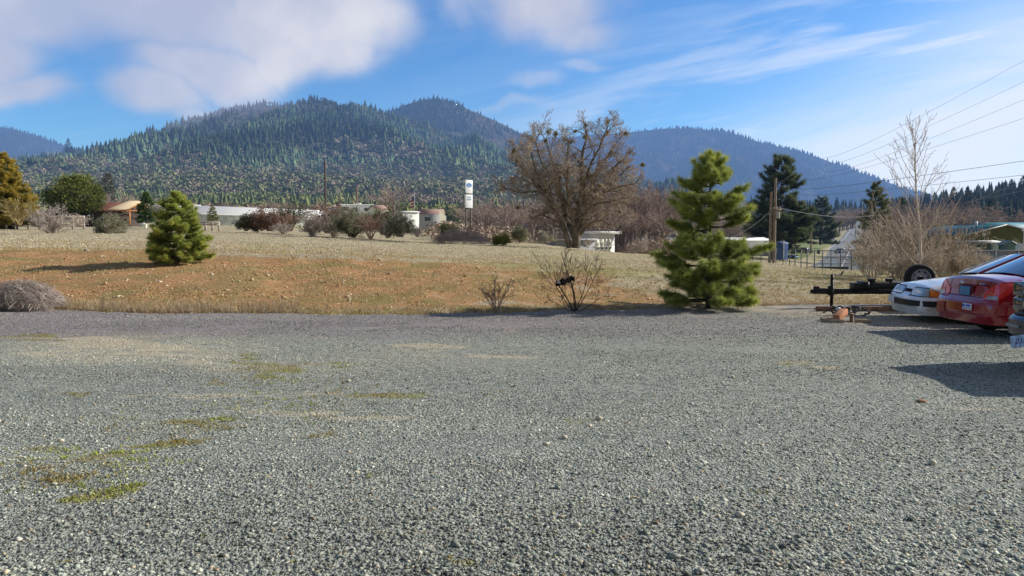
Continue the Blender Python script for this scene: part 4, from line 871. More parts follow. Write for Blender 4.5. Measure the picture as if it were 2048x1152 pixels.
# two small bare plants at the foot of the bank
g = P(992, 622, 16.3); shrub('bare_sapling', 'pale straw coloured upright bare sapling at the foot of the bank', 'shrub', (g.x, 16.3, 0), .62, 1.12, 301, nst=12, maxlev=3, nch=(5,4), bark=M('straw_twig', (.42,.29,.19), .9), twr=.0035, rb=.009, lean=.8)
def bare_bush():
    rg = np.random.RandomState(9); Y0 = 16.6; b = P(1150, 621, Y0); root = thing('bare_sapling', 'dark branched bare sapling at the gravel edge with rubbish caught in it', 'shrub', (b.x, Y0, 0)); out = []
    for (dx, dy, dz, L, r) in [(-.45,.05,.9,1.0,.020),(.12,.0,1,1.30,.022),(.5,.1,.75,1.1,.013),(-.9,.2,.8,1.25,.012),(.25,-.2,1,1.2,.012),(-.1,.2,1,1.15,.010),(.9,0,.35,.75,.012),(-.8,-.1,.3,.6,.009)]:
        grow(rg, np.array([dx*.04,0,0]), unit(np.array([dx,dy,dz])), L, r, 0, 3, out, (6,5,3), .48, (22,50), .10, .05, .22, .5, 6)
    branch_mesh(out, (0,), (6,)).build('stems', M('dark_bark2', (.07,.055,.045), .9), root); branch_mesh(out, (1,2,3), (3,), .0032).build('twigs', M('twig3', (.30,.21,.14), .9), root)
    # black plastic scrap caught in the fork
    o = thing('plastic_scrap', 'torn black plastic scrap caught in the dark bare sapling', 'rubbish', tuple(P(1130, 563, 16.55)))
    nx, ny = 12, 6; u, v = np.meshgrid(np.linspace(-1, 1, nx), np.linspace(-1, 1, ny)); Z = v*.065*(1.1-.4*np.abs(u)) + .05*np.sin(u*2.2) + .02*rg.randn(ny, nx); Yv = .05*np.sin(u*5+v*3)+.02*rg.randn(ny, nx); Xv = u*.21
    i = (np.arange(ny-1)[:, None]*nx + np.arange(nx-1)[None]).ravel(); mb = MB(); mb.add(np.stack([Xv, Yv, Z], -1).reshape(-1, 3), np.stack([i, i+1, i+nx+1, i+nx], -1)); mb.build('plastic_sheet', M('black_plastic', (.015,.014,.018), .45), o)
    mb = MB(); mb.add(np.array([[-.2,-.07,-.03],[-.1,-.08,-.05],[-.13,-.07,.05],[-.17,-.06,.0]]), [[0,1,2,3]]); mb.build('paper_tag', M('pale_paper', (.6,.55,.5), .8), o)
bare_bush()

# ------------------------------------------------------------------ woods on the hills (uncountable)
def conifers(X, Y, Z, hgt, cols, name, label, mat, tiers=5, pts=7, wid=.235):
    m = len(X); mb = MB(); rg = np.random.RandomState(len(X)); V = []; Fc = []
    nv = 0; k = pts*2
    wj = wid*(.75+.5*rg.rand(m))
    for t in range(tiers):
        z0 = .08 + .80*t/tiers; z1 = min(1.0, z0 + .36); rad = wj*(1 - t/(tiers+.35))
        a = rg.rand(m, 1)*6 + np.arange(k)[None]*2*PI/k; rr = rad[:, None]*np.where(np.arange(k)[None] % 2 == 0, 1.15, .62)*(.7+.6*rg.rand(m, k))
        ring = np.stack([np.cos(a)*rr, np.sin(a)*rr, z0 + (rg.rand(m, k)-.5)*.07 - .04*(np.arange(k)[None] % 2 == 0)], -1)
        apex = np.zeros((m, 1, 3)); apex[:, 0, 2] = z1; apex[:, 0, :2] = rg.randn(m, 2)*.01
        V.append(np.concatenate([ring, apex], 1)); q = np.arange(k)
        Fc.append(np.stack([nv+q, nv+(q+1) % k, np.full(k, nv+k)], -1)); nv += k+1
    V = np.concatenate(V, 1)*hgt[:, None, None] + np.stack([X, Y, Z], -1)[:, None]
    f = (np.arange(m)[:, None, None]*nv + np.concatenate(Fc)[None]).reshape(-1, 3)
    shade = np.ones((m, nv, 1)); 
    C = cols[:, None]*(.9+.25*rg.rand(m, nv, 1))
    mb.add(V.reshape(-1, 3), f, col=C.reshape(-1, 3)); o = mb.build(name, mat); return tag(o, label, 'forest', kind='stuff')
def oaks(X, Y, Z, hgt, cols, name, label, mat, nf=44, wide=.62, fs=.16):
    m = len(X); rg = np.random.RandomState(len(X)+1); d = rg.randn(m, nf, 3); d /= np.linalg.norm(d, axis=2, keepdims=True); d[..., 2] = np.abs(d[..., 2])*1.0 - .25
    lob = 1 + .25*np.sin(d[..., :1]*4 + rg.rand(m, 1, 1)*6)*np.cos(d[..., 1:2]*4 + rg.rand(m, 1, 1)*6)
    C = d*(.6+.4*rg.rand(m, nf, 1))*lob*np.array([wide, wide, .60]) + np.array([0, 0, .42])
    a = rg.randn(m, nf, 3); a /= np.linalg.norm(a, axis=2, keepdims=True); b = np.cross(a, d); b /= np.linalg.norm(b, axis=2, keepdims=True)+1e-9
    s_ = fs*(.6+.8*rg.rand(m, nf, 1)); T = np.stack([C-a*s_, C+b*s_, C+a*s_], 2)*hgt[:, None, None, None] + np.stack([X, Y, Z], -1)[:, None, None]
    cl = cols[:, None]*(.86+.28*rg.rand(m, nf, 1)); mb = MB(); mb.tris(T.reshape(-1, 3, 3), col=cl.reshape(-1, 3)); o = mb.build(name, mat); return tag(o, label, 'woodland', kind='stuff')
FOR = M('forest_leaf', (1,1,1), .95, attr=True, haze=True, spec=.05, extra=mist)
rg = np.random.RandomState(4)
def screen_y(X, Y, Z): return HOR - (Z - CAMH)/Y*F
m = 40000; px = rg.uniform(-250, 1480, m); Y = np.exp(rg.uniform(math.log(700), math.log(2150), m)); X = (px-1024)/F*Y; Z = height(X, Y); sy = screen_y(X, Y, Z)
nn = fbm(X/150, Y/150, 4); limit = np.interp(px, [-250, 60, 300, 420, 600, 760, 900, 1100, 1300], [335, 322, 318, 330, 338, 335, 345, 355, 375])
pc = sstep(limit - sy + (nn-.5)*70, -14, 10)
patch = ((px-745)/110)**2 + ((sy-305)/26)**2 < 1 + .5*(nn-.5)
pc = np.where(patch, .25, pc)
clear = sstep(fbm(X/130+20, Y/210+5, 4), .53, .62); pc = pc*(.90 - .55*clear)*1.0; con = rg.rand(m) < pc; keep = np.where(con, rg.rand(m) < .68, rg.rand(m) < .42)
k = con & keep; q = rg.rand(k.sum(), 1)
hc = (12 + 12*rg.rand(k.sum())**1.3)*np.where(Y[k] < 1300, .85, 1.0)
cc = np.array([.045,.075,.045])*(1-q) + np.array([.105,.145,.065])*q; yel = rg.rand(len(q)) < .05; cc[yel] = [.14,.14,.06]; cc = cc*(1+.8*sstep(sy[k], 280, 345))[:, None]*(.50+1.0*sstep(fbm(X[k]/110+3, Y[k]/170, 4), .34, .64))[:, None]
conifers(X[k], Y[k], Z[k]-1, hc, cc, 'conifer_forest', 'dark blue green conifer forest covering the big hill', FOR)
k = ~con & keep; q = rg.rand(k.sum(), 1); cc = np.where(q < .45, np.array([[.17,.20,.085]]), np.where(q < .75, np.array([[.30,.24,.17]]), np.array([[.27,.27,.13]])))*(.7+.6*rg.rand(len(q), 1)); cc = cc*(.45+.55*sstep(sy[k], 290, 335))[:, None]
cc = np.where(patch[k][:, None] & (rg.rand(len(q), 1) < .75), np.array([[.42,.34,.24]]), cc)
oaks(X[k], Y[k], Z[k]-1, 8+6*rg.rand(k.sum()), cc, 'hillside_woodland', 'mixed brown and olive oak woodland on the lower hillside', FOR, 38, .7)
# savannah between the field and the hill
m = 7000; px = rg.uniform(-300, 1500, m); Y = np.exp(rg.uniform(math.log(250), math.log(900), m)); X = (px-1024)/F*Y; Z = height(X, Y); nn = fbm(X/90+4, Y/120, 4)
k = rg.rand(m) < .85; X, Y, Z, px, nn = X[k], Y[k], Z[k], px[k], nn[k]; q = rg.rand(len(X), 1)
g_ = sstep(nn, .42, .58)[:, None]; brown = np.array([[.37,.285,.21]]); green_ = np.array([[.20,.235,.085]]); cc = (brown*(1-g_) + green_*g_)*(.88+.26*q)*.95; cc = np.where(q > .88, np.array([[.38,.36,.14]]), cc)
right_ = sstep(px, 850, 1150)[:, None]; cc = cc*(1-right_*.6) + brown*right_*.6*(.6+.8*q)
oaks(X, Y, Z-.5, (4.2+4.5*rg.rand(len(X)))*np.interp(Y, [250, 500, 900], [.75, 1.0, 1.15]), cc, 'savannah_woodland', 'olive and brown scrub woodland between the field and the hill', FOR, 60, .80, .17)
m = 900; px = rg.uniform(-100, 1480, m); Y = np.exp(rg.uniform(math.log(420), math.log(1000), m)); X = (px-1024)/F*Y; q = rg.rand(m, 1)
conifers(X, Y, height(X, Y)-.5, 6+6*rg.rand(m), np.array([[.10,.13,.06]])*(1-q)+np.array([[.22,.26,.10]])*q, 'scattered_conifers', 'scattered dark conifers among the scrub woodland', FOR, 6, 8, .27)
# back hill, mountain, right-hand ridge
m = 5200; px = rg.uniform(690, 1400, m); Y = rg.uniform(2500, 3010, m); X = (px-1024)/F*Y; Z = hzB(px, Y); q = rg.rand(m, 1)
keep = rg.rand(m) < np.where(px > 935, .22, .8)
conifers(X[keep], Y[keep], Z[keep]-1, (11+15*rg.rand(m)**2)[keep], (np.array([.022,.036,.026])*(1-q)+np.array([.06,.075,.04])*q)[keep], 'back_hill_forest', 'thin conifers on the brown hill behind the main ridge', FOR, 4, 6, .2)
m = 15000; px = rg.uniform(980, 2000, m); Y = rg.uniform(3700, 5620, m); X = (px-1024)/F*Y; Z = hzC(px, Y); q = rg.rand(m, 1); nn = fbm(X/300, Y/300, 4)
keep = rg.rand(m) < .25+.9*sstep(nn, .40, .60); low = screen_y(X, Y, Z) > 350
conifers(X[keep], Y[keep], Z[keep]-2, (16+20*rg.rand(m))[keep], (np.array([.020,.032,.026])*(1-q)+np.array([.075,.075,.045])*q)[keep], 'mountain_forest', 'hazy blue forest on the distant mountain', FOR, 3, 6, .26)
m = 1200; px = rg.uniform(-100, 330, m); Y = rg.uniform(4300, 5220, m); X = (px-1024)/F*Y; Z = hzD(px, Y); q = rg.rand(m, 1)
conifers(X, Y, Z-2, 16+14*rg.rand(m), np.array([.03,.04,.03])+.03*q, 'far_left_forest', 'hazy forest on the far left hill', FOR, 3, 6, .26)
m = 5200; px = rg.uniform(1500, 2500, m); Y = np.exp(rg.uniform(math.log(360), math.log(1150), m)); X = (px-1024)/F*Y; Z = height(X, Y); q = rg.rand(m, 1)
road_c = (px > 1640) & (px < 1760) & (Y < 860)
keep = (~road_c) & (rg.rand(m) < np.where(px > 1780, .75, .6)) & ((px > 1760) | (Y > 420))
conifers(X[keep], Y[keep], Z[keep]-1, ((7+11*rg.rand(m)**1.5)*np.interp(Y, [350, 900], [.75, 1.2]))[keep], (np.array([.018,.034,.024])*(1-q)+np.array([.065,.085,.045])*q)[keep], 'valley_forest', 'dark conifer belt and ridge wood right of the road', FOR, 6, 8, .19)
m = 1400; px = rg.uniform(1380, 1640, m); Y = np.exp(rg.uniform(math.log(190), math.log(420), m)); X = (px-1024)/F*Y; q = rg.rand(m, 1); keep = px < 1560
oaks(X[keep], Y[keep], height(X, Y)[keep]-.5, (4+4*rg.rand(m))[keep], (np.array([[.30,.23,.19]])*(.7+.6*q))[keep], 'roadside_scrub', 'brown scrub behind the pines left of the road', FOR, 40, .7, .14)
m = 1500; px = rg.uniform(880, 1360, m); Y = rg.uniform(74, 150, m); X = (px-1024)/F*Y; q = rg.rand(m, 1); keep = ~((px > 1040) & (px < 1285) & (Y < 110)) & (rg.rand(m) < .8)
oaks(X[keep], Y[keep], height(X, Y)[keep]-.3, (1.2+1.6*rg.rand(m))[keep], (np.array([[.40,.31,.25]])*(.6+.8*q))[keep], 'thicket_undergrowth', 'brown undergrowth filling the thicket behind the field', FOR, 60, .9, .09)
m = 500; px = rg.uniform(1745, 2300, m); Y = rg.uniform(190, 350, m); X = (px-1024)/F*Y; q = rg.rand(m, 1)
oaks(X, Y, height(X, Y)-.5, 4+4*rg.rand(m), np.array([[.24,.185,.14]])*(.6+.7*q), 'village_scrub', 'brown scrub trees behind the teal roofed building', FOR, 46, .7, .14)
# single tall conifers that stand out
for i, (px, pyt, pyb, Y, lb_) in enumerate([(137,277,306,1900,'lone tall conifer poking above the left shoulder of the hill'),(664,318,346,1300,'dark pointed conifer standing on the pale brown hillside patch'),(569,345,372,900,'dark bushy conifer low on the hillside left of the utility pole'),
    (1905,374,420,420,'pointed conifer left of a similar one on the right hand ridge'),(1933,374,425,400,'pointed conifer second from the left on the right hand ridge'),(2021,358,395,600,'tall conifer near the crest of the right hand ridge'),(1977,400,460,260,'green conifer directly behind the teal roof'),(2044,352,400,520,'conifer at the right edge of the frame on the ridge')]):
    dark_pine(px, pyb, pyt, Y, lb_, 500+i, prof=profG, cols=(np.array([.018,.032,.022]), np.array([.06,.085,.04])), wide=.72, nwh=12, nper=14, per=7, name='lone_conifer', cat='conifer')

# ================================================================== ROAD, FENCE, POLES
ROADR = [(96,1628,0),(110,1637,0),(150,1650,0),(180,1661,0),(220,1674,0),(300,1690,0),(388,1702,0),(500,1712,0),(700,1721,0),(800,1724,0),(860,1725,0)]
ry = np.concatenate([np.arange(96, 300, 4.0), np.arange(300, 862, 10.0)])
rcx = (np.interp(ry, [r[0] for r in ROADR], [r[1] for r in ROADR]) - 1024)/F*ry
rcx = np.polyval(np.polyfit(ry, rcx, 4), ry)
def road_z(x, y):   # level across its width
    c = np.interp(y, ry, rcx); return height(c, y) + .05
def ribbon(mb, off0, off1, y0, y1, lift):
    yy_ = ry[(ry >= y0) & (ry <= y1)]; c = np.interp(yy_, ry, rcx); z = height(c, yy_) + .05 + lift
    V = np.concatenate([np.stack([c+off0, yy_, z], -1), np.stack([c+off1, yy_, z], -1)]); k = len(yy_); i = np.arange(k-1)
    mb.add(V, np.stack([i, i+k, i+k+1, i+1], -1))
ASPH = M('asphalt', (.21, .225, .235), .85, noise=(.6, .22), haze=True)
PAINTW = M('road_paint', (.75, .75, .72), .7, haze=True); PAINTY = M('road_paint_yellow', (.62, .48, .16), .7, haze=True)
mb = MB(); ribbon(mb, -5.4, 5.4, 90, 870, .10); struct(mb.build('road', ASPH))
mb = MB(); ribbon(mb, -3.75, -3.5, 90, 870, .16); struct(mb.build('road_edge_line', PAINTW))
mb = MB(); ribbon(mb, 3.5, 3.75, 90, 870, .16); struct(mb.build('road_edge_line', PAINTW))
mb = MB()
for y0 in range(110, 700, 18): ribbon(mb, -.08, .14, y0, y0+10, .16)
struct(mb.build('road_centre_line', PAINTY))
# paved forecourt beside the road
yy_ = np.arange(92, 178, 3.0); uu = np.linspace(0, 1, 22); c = np.interp(yy_, ry, rcx)[:, None]
xl = (np.interp(yy_, [92, 120, 150, 178], [1475, 1490, 1545, 1640])-1024)/F*yy_; xr = c[:, 0] + np.interp(yy_, [92, 130, 178], [14, 9, 5.2])
Xg = xl[:, None]*(1-uu) + xr[:, None]*uu; Yg = np.repeat(yy_[:, None], 22, 1); grid_mesh('pavement', Xg, Yg, np.minimum(height(Xg, Yg)+.09, height(c, Yg)+.11), M('apron_asphalt', (.25,.26,.265), .9, noise=(.3,.2), haze=True))
# bright verge grass
yy_ = np.arange(150, 330, 5.0); c = np.interp(yy_, ry, rcx)[:, None]; Xg = c - 5.4 - uu*np.interp(yy_, [150, 330], [14, 30])[:, None]; Yg = np.repeat(yy_[:, None], 22, 1)
grid_mesh('verge_grass', Xg, Yg, height(Xg, Yg)+.12, M('verge', (.20,.235,.07), 1, noise=(.3,.3), haze=True))

STEEL = M('galvanised', (.13,.16,.17), .6, metal=.3, noise=(8,.2)); WOODP = M('pole_wood', (.27,.21,.17), .9, noise=(6,.3), haze=True)
def chain_mat():
    m = bpy.data.materials.new('chain_mesh'); m.use_nodes = True; n = N(m.node_tree)
    tc = n('ShaderNodeTexCoord').outputs['Object']; sp = n('ShaderNodeSeparateXYZ', {0: tc})
    a = n.math('FRACT', n.math('MULTIPLY', n.math('ADD', sp.outputs[0], sp.outputs[2]), 8.0)); b = n.math('FRACT', n.math('MULTIPLY', n.math('SUBTRACT', sp.outputs[0], sp.outputs[2]), 8.0))
    f = n.math('MAXIMUM', n.math('LESS_THAN', a, .05), n.math('LESS_THAN', b, .05))
    d = n('ShaderNodeBsdfPrincipled', {'Base Color': (.20,.23,.24), 'Roughness': .6, 'Metallic': .3}); t = n('ShaderNodeBsdfTransparent')
    n('ShaderNodeOutputMaterial', {0: n('ShaderNodeMixShader', {0: f, 1: t.outputs[0], 2: d.outputs[0]}).outputs[0]}); return m
fpx = [1475,1490,1505,1522,1538,1552,1566,1579,1590,1602,1614,1629,1645,1662,1681,1703,1727,1752,1780,1810,1842,1876,1912,1950,1990,2035,2085]
fY = np.interp(fpx, [1475, 1550, 1620, 1700, 1780, 2085], [74, 58, 46, 40, 36, 31])
fp = [Vector(((p-1024)/F*y, y, H((p-1024)/F*y, y))) for p, y in zip(fpx, fY)]
fence = thing('chain_link_fence', 'grey chain link fence on steel posts between the field and the road', 'fence', tuple(fp[0])); f0 = fp[0]
FH = 1.15
for q in fp:
    mb = MB(); mb.tube([q-f0, q-f0+Vector((0,0,FH+.03))], .032, 6); mb.build('post', STEEL, fence)
mb = MB()
for a, b in zip(fp[:-1], fp[1:]): mb.tube([a-f0+Vector((0,0,FH)), b-f0+Vector((0,0,FH))], .018, 5)
mb.build('top_rail', STEEL, fence)
mb = MB()
for a, b in zip(fp[:-1], fp[1:]): mb.quad(a-f0, b-f0, b-f0+Vector((0,0,FH)), a-f0+Vector((0,0,FH)))
mb.build('wire_mesh', chain_mat(), fence)

def pole(name, label, px, pyb, pyt, Y, arms=(), r=.13, mat=WOODP, double=False, cat='utility pole'):
    b = P(px, pyb, Y); h = P(px, pyt, Y).z - b.z; o = thing(name, label, cat, tuple(b)); mb = MB(); mb.tube([[0,0,-.5],[0,0,h]], [r*1.15, r*.75], 10); mb.build('shaft', mat, o, smooth='auto')
    for (z, w) in arms:
        mb = MB(); mb.box((0, -.14, h-z), (w, .12, .14)); ar = mb.build('crossarm', mat, o)
        for x_ in (-w*.42, -w*.15, w*.15, w*.42):
            ins = MB(); ins.lathe([(0,0),(.05,0),(.07,.06),(.04,.12),(.06,.16),(0,.2)], (x_, -.14, h-z+.07), 8); ins.build('insulator', M('insulator', (.45,.42,.38), .4), ar, smooth='auto')
    return o, b, h
po, pb_, ph_ = pole('utility_pole', 'twin timber utility pole standing in front of the tall dark pine', 1547, 545, 356, 62, arms=((2.6, .9),), r=.13)
mb = MB(); mb.tube([[-.32,.1,-.5],[-.30,.1,ph_*.86]], [.13,.1], 10); mb.build('second_shaft', WOODP, po, smooth='auto')
mb = MB(); mb.lathe([(0,0),(.16,0),(.17,.1),(.17,.5),(.1,.56),(0,.56)], (.22,-.1,ph_-3.3), 10); mb.build('transformer', M('transformer', (.4,.41,.4), .6), po, smooth='auto')
pole('utility_pole', 'utility pole with a small crossarm between the two roadside pines', 1622, 496, 433, 170, arms=((1.4, 2.2),), r=.16)
pole('utility_pole', 'dark tall utility pole rising behind the hedge row', 652, 450, 322, 165, arms=(), r=.24, mat=M('dark_pole', (.13,.10,.08), .9, haze=True))
pole('utility_pole', 'shorter reddish pole right of the dark tall pole', 715, 440, 373, 190, r=.17, mat=M('red_pole', (.38,.20,.12), .8, haze=True))
pole('utility_pole', 'slender pole leaning behind the thicket of the far road', 1711, 470, 432, 330, arms=((1, 2.4),), r=.18)
fo, fb_, fh_ = pole('flagpole', 'thin flagpole with a small striped flag beyond the hedge row', 829, 440, 382, 150, r=.06, mat=M('white_pole', (.6,.6,.6), .5, haze=True), cat='flagpole')
fl = MB(); nx, nz = 9, 14; u, v = np.meshgrid(np.linspace(0, 1, nx), np.linspace(0, 1, nz)); cl = np.where((np.floor(v*7) % 2 == 0)[..., None], [.50,.06,.07], [.7,.68,.66]); cl = np.where(((v > .62) & (u < .5))[..., None], [.05,.07,.25], cl)
i = (np.arange(nz-1)[:, None]*nx + np.arange(nx-1)[None]).ravel(); fl.add(np.stack([-.08-u*.9*(1-.35*(1-v)), .12*np.sin(u*7), fh_-3.1+v*1.9-.25*u], -1).reshape(-1, 3), np.stack([i, i+1, i+nx+1, i+nx], -1), col=cl.reshape(-1, 3)); fl.build('flag', M('flag', (1,1,1), .8, attr=True), fo)

# overhead lines
CABLE = M('cable', (.16,.16,.17), .6)
def wire(a, b, sag, label, k=.00030, group='overhead power lines'):
    pts = []; rr_ = []
    for t in np.linspace(0, 1, 26):
        p = a*(1-t) + b*t; p = Vector((p.x, p.y, p.z - sag*4*t*(1-t))); pts.append(p); rr_.append(max(.006, .72*k*p.y))
    mb = MB(); mb.tube([q - a for q in pts], np.array(rr_), 4); o = mb.build('power_line', CABLE, loc=a); tag(o, label, 'power line', group)
names4 = ['topmost of the four wires rising steeply to the right','second wire from the top of the four rising to the right','third of the four wires rising to the right','lowest of the four wires rising steeply to the right']
for (py0, py1), lb_ in zip([(308,104),(322,148),(336,186),(352,226)], names4):
    wire(P(1650 if py0 < 350 else 1600, py0+8, 420), P(2080, py1, 62), 1.6, lb_, k=.00022)
for px0, py0, Y0, py1, Y1, sg, lb_, k_ in [(1600,378,300,318,40,.45,'nearly level double wire crossing the top of the white sapling',.00040),(1600,390,300,347,42,.45,'thin wire second below the sapling top, ending at the right edge',.00034),
      (1700,400,300,372,42,.4,'lower thin wire sloping to the upper right ridge',.00030),(1850,432,120,352,30,.2,'thick dark cable rising over the ridge at the right',.0005),(1800,425,150,376,32,.15,'dark cable just below the thick one by the ridge',.00045)]:
    wire(P(px0, py0, Y0), P(2075, py1, Y1), sg, lb_, k_)
wire(P(1548, 414, 62), P(1745, 431, 110), .5, 'slack cable from the twin pole across to the road', .00045); wire(P(1546, 416, 62), P(1450, 478, 58), .4, 'cable dropping left from the twin pole behind the open pine', .0004)
wire(P(652, 326, 165), P(1010, 352, 330), 3.5, 'far thin wire running right from the dark tall pole', .00028); wire(P(870, 356, 300), P(1560, 372, 320), 5, 'far thin wire crossing behind the oak', .00025)

# ================================================================== BUILDINGS
def basis(px, pyb, Y, ang):
    """root at a ground corner; local x runs along the front wall, local y goes back"""
    b = P(px, pyb, Y); return tuple(b), ang
WHITE = M('white_wall', (.78,.78,.74), .7, noise=(.8,.08), haze=True); CREAM = M('cream_wall', (.80,.76,.58), .7, haze=True); GLASSD = M('dark_window', (.05,.06,.07), .15, haze=True, spec=.8)
def gable(name, label, px, pyb, Y, ang, W_, D, wh, rh, wall, roof, over=.25, ridge='x', windows=(), doors=(), extra=None, cat='building'):
    b, a = basis(px, pyb, Y, ang); o = thing(name, label, cat, b, a); mb = MB()
    if ridge == 'x': mb.add([[0,0,-1],[W_,0,-1],[W_,D,-1],[0,D,-1],[0,0,wh],[W_,0,wh],[W_,D,wh],[0,D,wh],[0,D/2,wh+rh],[W_,D/2,wh+rh]], [[0,1,5,4],[2,3,7,6]], [[3,0,4,8,7],[1,2,6,9,5]])
    else: mb.add([[0,0,-1],[W_,0,-1],[W_,D,-1],[0,D,-1],[0,0,wh],[W_,0,wh],[W_,D,wh],[0,D,wh],[W_/2,0,wh+rh],[W_/2,D,wh+rh]], [[3,0,4,7],[1,2,6,5]], [[0,1,5,8,4],[2,3,7,9,6]])
    mb.build('wall', wall, o); rb = MB(); t = .12
    if ridge == 'x':
        e = over; sl = rh/(D/2)
        for s_ in (0, 1):
            y0, z0 = (-e, wh - e*sl) if s_ == 0 else (D+e, wh - e*sl); y1, z1 = D/2, wh+rh
            rb.add([[-e,y0,z0+.03],[W_+e,y0,z0+.03],[W_+e,y1,z1+.03],[-e,y1,z1+.03],[-e,y0,z0+t+.03],[W_+e,y0,z0+t+.03],[W_+e,y1,z1+t+.03],[-e,y1,z1+t+.03]], [[0,1,2,3],[4,5,6,7],[0,1,5,4],[1,2,6,5],[3,0,4,7]])
    else:
        e = over; sl = rh/(W_/2)
        for s_ in (0, 1):
            x0, z0 = (-e, wh - e*sl) if s_ == 0 else (W_+e, wh - e*sl); x1, z1 = W_/2, wh+rh
            rb.add([[x0,-e,z0+.03],[x1,-e,z1+.03],[x1,D+e,z1+.03],[x0,D+e,z0+.03],[x0,-e,z0+t+.03],[x1,-e,z1+t+.03],[x1,D+e,z1+t+.03],[x0,D+e,z0+t+.03]], [[0,1,2,3],[4,5,6,7],[0,1,5,4],[2,3,7,6],[3,0,4,7]])
    rb.build('roof', roof, o)
    for (x0, x1, z0, z1) in windows:
        f = MB(); f.box(((x0+x1)/2, -.04, (z0+z1)/2), (x1-x0+.16, .08, z1-z0+.16)); fo_ = f.build('window', WHITE, o); g_ = MB(); g_.box(((x0+x1)/2, -.09, (z0+z1)/2), (x1-x0, .04, z1-z0)); g_.build('pane', GLASSD, fo_)
    for (x0, x1, z1) in doors:
        f = MB(); f.box(((x0+x1)/2, -.05, z1/2), (x1-x0, .1, z1)); f.build('door', M('garage_door', (.90,.88,.74), .6, haze=True), o)
    return o
# left: house with rust roof, new timber gable beyond
house = gable('house', 'brown house with a rust coloured roof and an unfinished timber gable', 153, 444, 105, .10, 6.6, 6.5, 1.7, 1.0, M('brown_wall', (.085,.06,.05), .9, haze=True), M('rust_roof', (.23,.095,.070), .85, noise=(2,.25), haze=True), .5, windows=((1.2,2.2,.5,1.2),))
TIM = M('timber', (.62,.29,.10), .8, noise=(4,.2), haze=True); PLY = M('plywood', (.72,.58,.38), .85, noise=(1.5,.12), haze=True)
mb = MB(); D_ = 5.2; x0 = 5.6; x1 = 8.0
mb.add([[x0-1.0,-.75,1.72],[x1-.7,-.75,1.72],[x1,D_/2,3.0],[x0+.6,D_/2,3.0],[x0+.6,D_/2,3.12],[x1,D_/2,3.12],[x1-.7,-.75,1.84],[x0-1.0,-.75,1.84]], [[0,1,2,3],[7,6,5,4],[0,1,6,7],[1,2,5,6]]); mb.build('plywood_roof', PLY, house)
mb = MB()
for (a, b_) in [((7.2,-.9,1.7),(8.2,2.5,3.0)),((8.2,2.5,3.0),(9.2,5.6,1.5)),((7.3,-.6,1.6),(9.1,5.4,1.5)),((8.2,2.5,1.6),(8.2,2.5,3.0)),((7.7,.9,1.6),(8.2,2.5,2.6)),((8.7,4,1.6),(8.2,2.5,2.6)),((7.3,-.5,-.4),(7.3,-.5,1.6)),((9.1,5.3,-.4),(9.1,5.3,1.6)),((6.4,-.75,1.5),(7.2,-.8,1.6))]: mb.tube([a, b_], .10, 4)
mb.build('timber_gable', TIM, house)
mb = MB(); mb.box((8.6,.2,.3), (.8,.3,2.2)); mb.build('wall_wrap', M('house_wrap', (.62,.70,.68), .7, haze=True), house)
# greenhouse / long white building
RIB = M('ribbed_white', (.80,.84,.76), .7, noise=(1.2,.18), haze=True); WROOF = M('white_roof', (.92,.92,.92), .5, haze=True)
gable('greenhouse', 'long white building with a bright white roof behind the bushy young pine', 404, 447, 128, .98, 46, 7, 1.6, 1.45, RIB, WROOF, .2)
gable('greenhouse', 'shorter white roofed building glimpsed left of the bushy young pine', 298, 444, 150, .85, 12, 6, 2.5, 1.2, RIB, WROOF, .2)
# motorhome
b, a = basis(682, 438, 150, .12); rv = thing('motorhome', 'white motorhome with a dark window parked behind the hedge row', 'motorhome', b, a)
mb = MB(); mb.add([[0,0,.3],[7.2,0,.3],[7.2,2.4,.3],[0,2.4,.3],[0,0,2.95],[6.2,0,2.95],[6.2,2.4,2.95],[0,2.4,2.95],[7.2,0,2.2],[7.2,2.4,2.2]], [[0,3,7,4],[4,5,6,7],[5,8,9,6],[8,1,2,9]], [[0,1,8,5,4],[3,2,9,6,7]]); mb.build('body', WHITE, rv, bevel=.12)
for (x0, x1, z0, z1) in ((.15,1.6,1.7,2.4),(2.4,3.2,1.6,2.3),(4.6,5.4,1.6,2.2)):
    mb = MB(); mb.box(((x0+x1)/2,-.04,(z0+z1)/2),(x1-x0,.06,z1-z0)); mb.build('window', GLASSD, rv)
mb = MB(); mb.box((3.4,1.2,3.08),(1.0,.8,.25)); mb.build('roof_unit', WHITE, rv)
for x_ in (1.4, 5.7):
    mb = MB(); mb.lathe([(0,-.15),(.36,-.15),(.38,0),(.36,.1),(0,.1)], (x_, .12, .3), 12, 'y'); mb.build('wheel', M('tyre_far', (.03,.03,.03), .9, haze=True), rv)
gable('shed', 'low pale grey shed left of the motorhome', 655, 440, 155, .1, 4.4, 3, 2.1, .3, WHITE, M('pale_roof', (.5,.5,.5), .8, haze=True), .1)
gable('shed', 'pale yellow shed just right of the motorhome', 754, 440, 140, .75, 3.2, 3, 2.0, .7, CREAM, M('pink_roof', (.42,.27,.22), .8, haze=True), .15)
gable('trailer_office', 'white flat sided building behind the right end of the hedge row', 793, 446, 122, .5, 3.9, 3, 1.75, .12, WHITE, WHITE, .12, windows=((.5,1.2,.7,1.3),))
gable('barn', 'grey barn with a cream gable end and a dark window, left of the sign', 838, 447, 150, .14, 4.9, 4, 1.9, .9, M('grey_wall', (.46,.48,.50), .8, haze=True), M('pink_roof', (.42,.27,.22), .8, haze=True), .2, windows=((1.1,2.3,.5,1.3),))
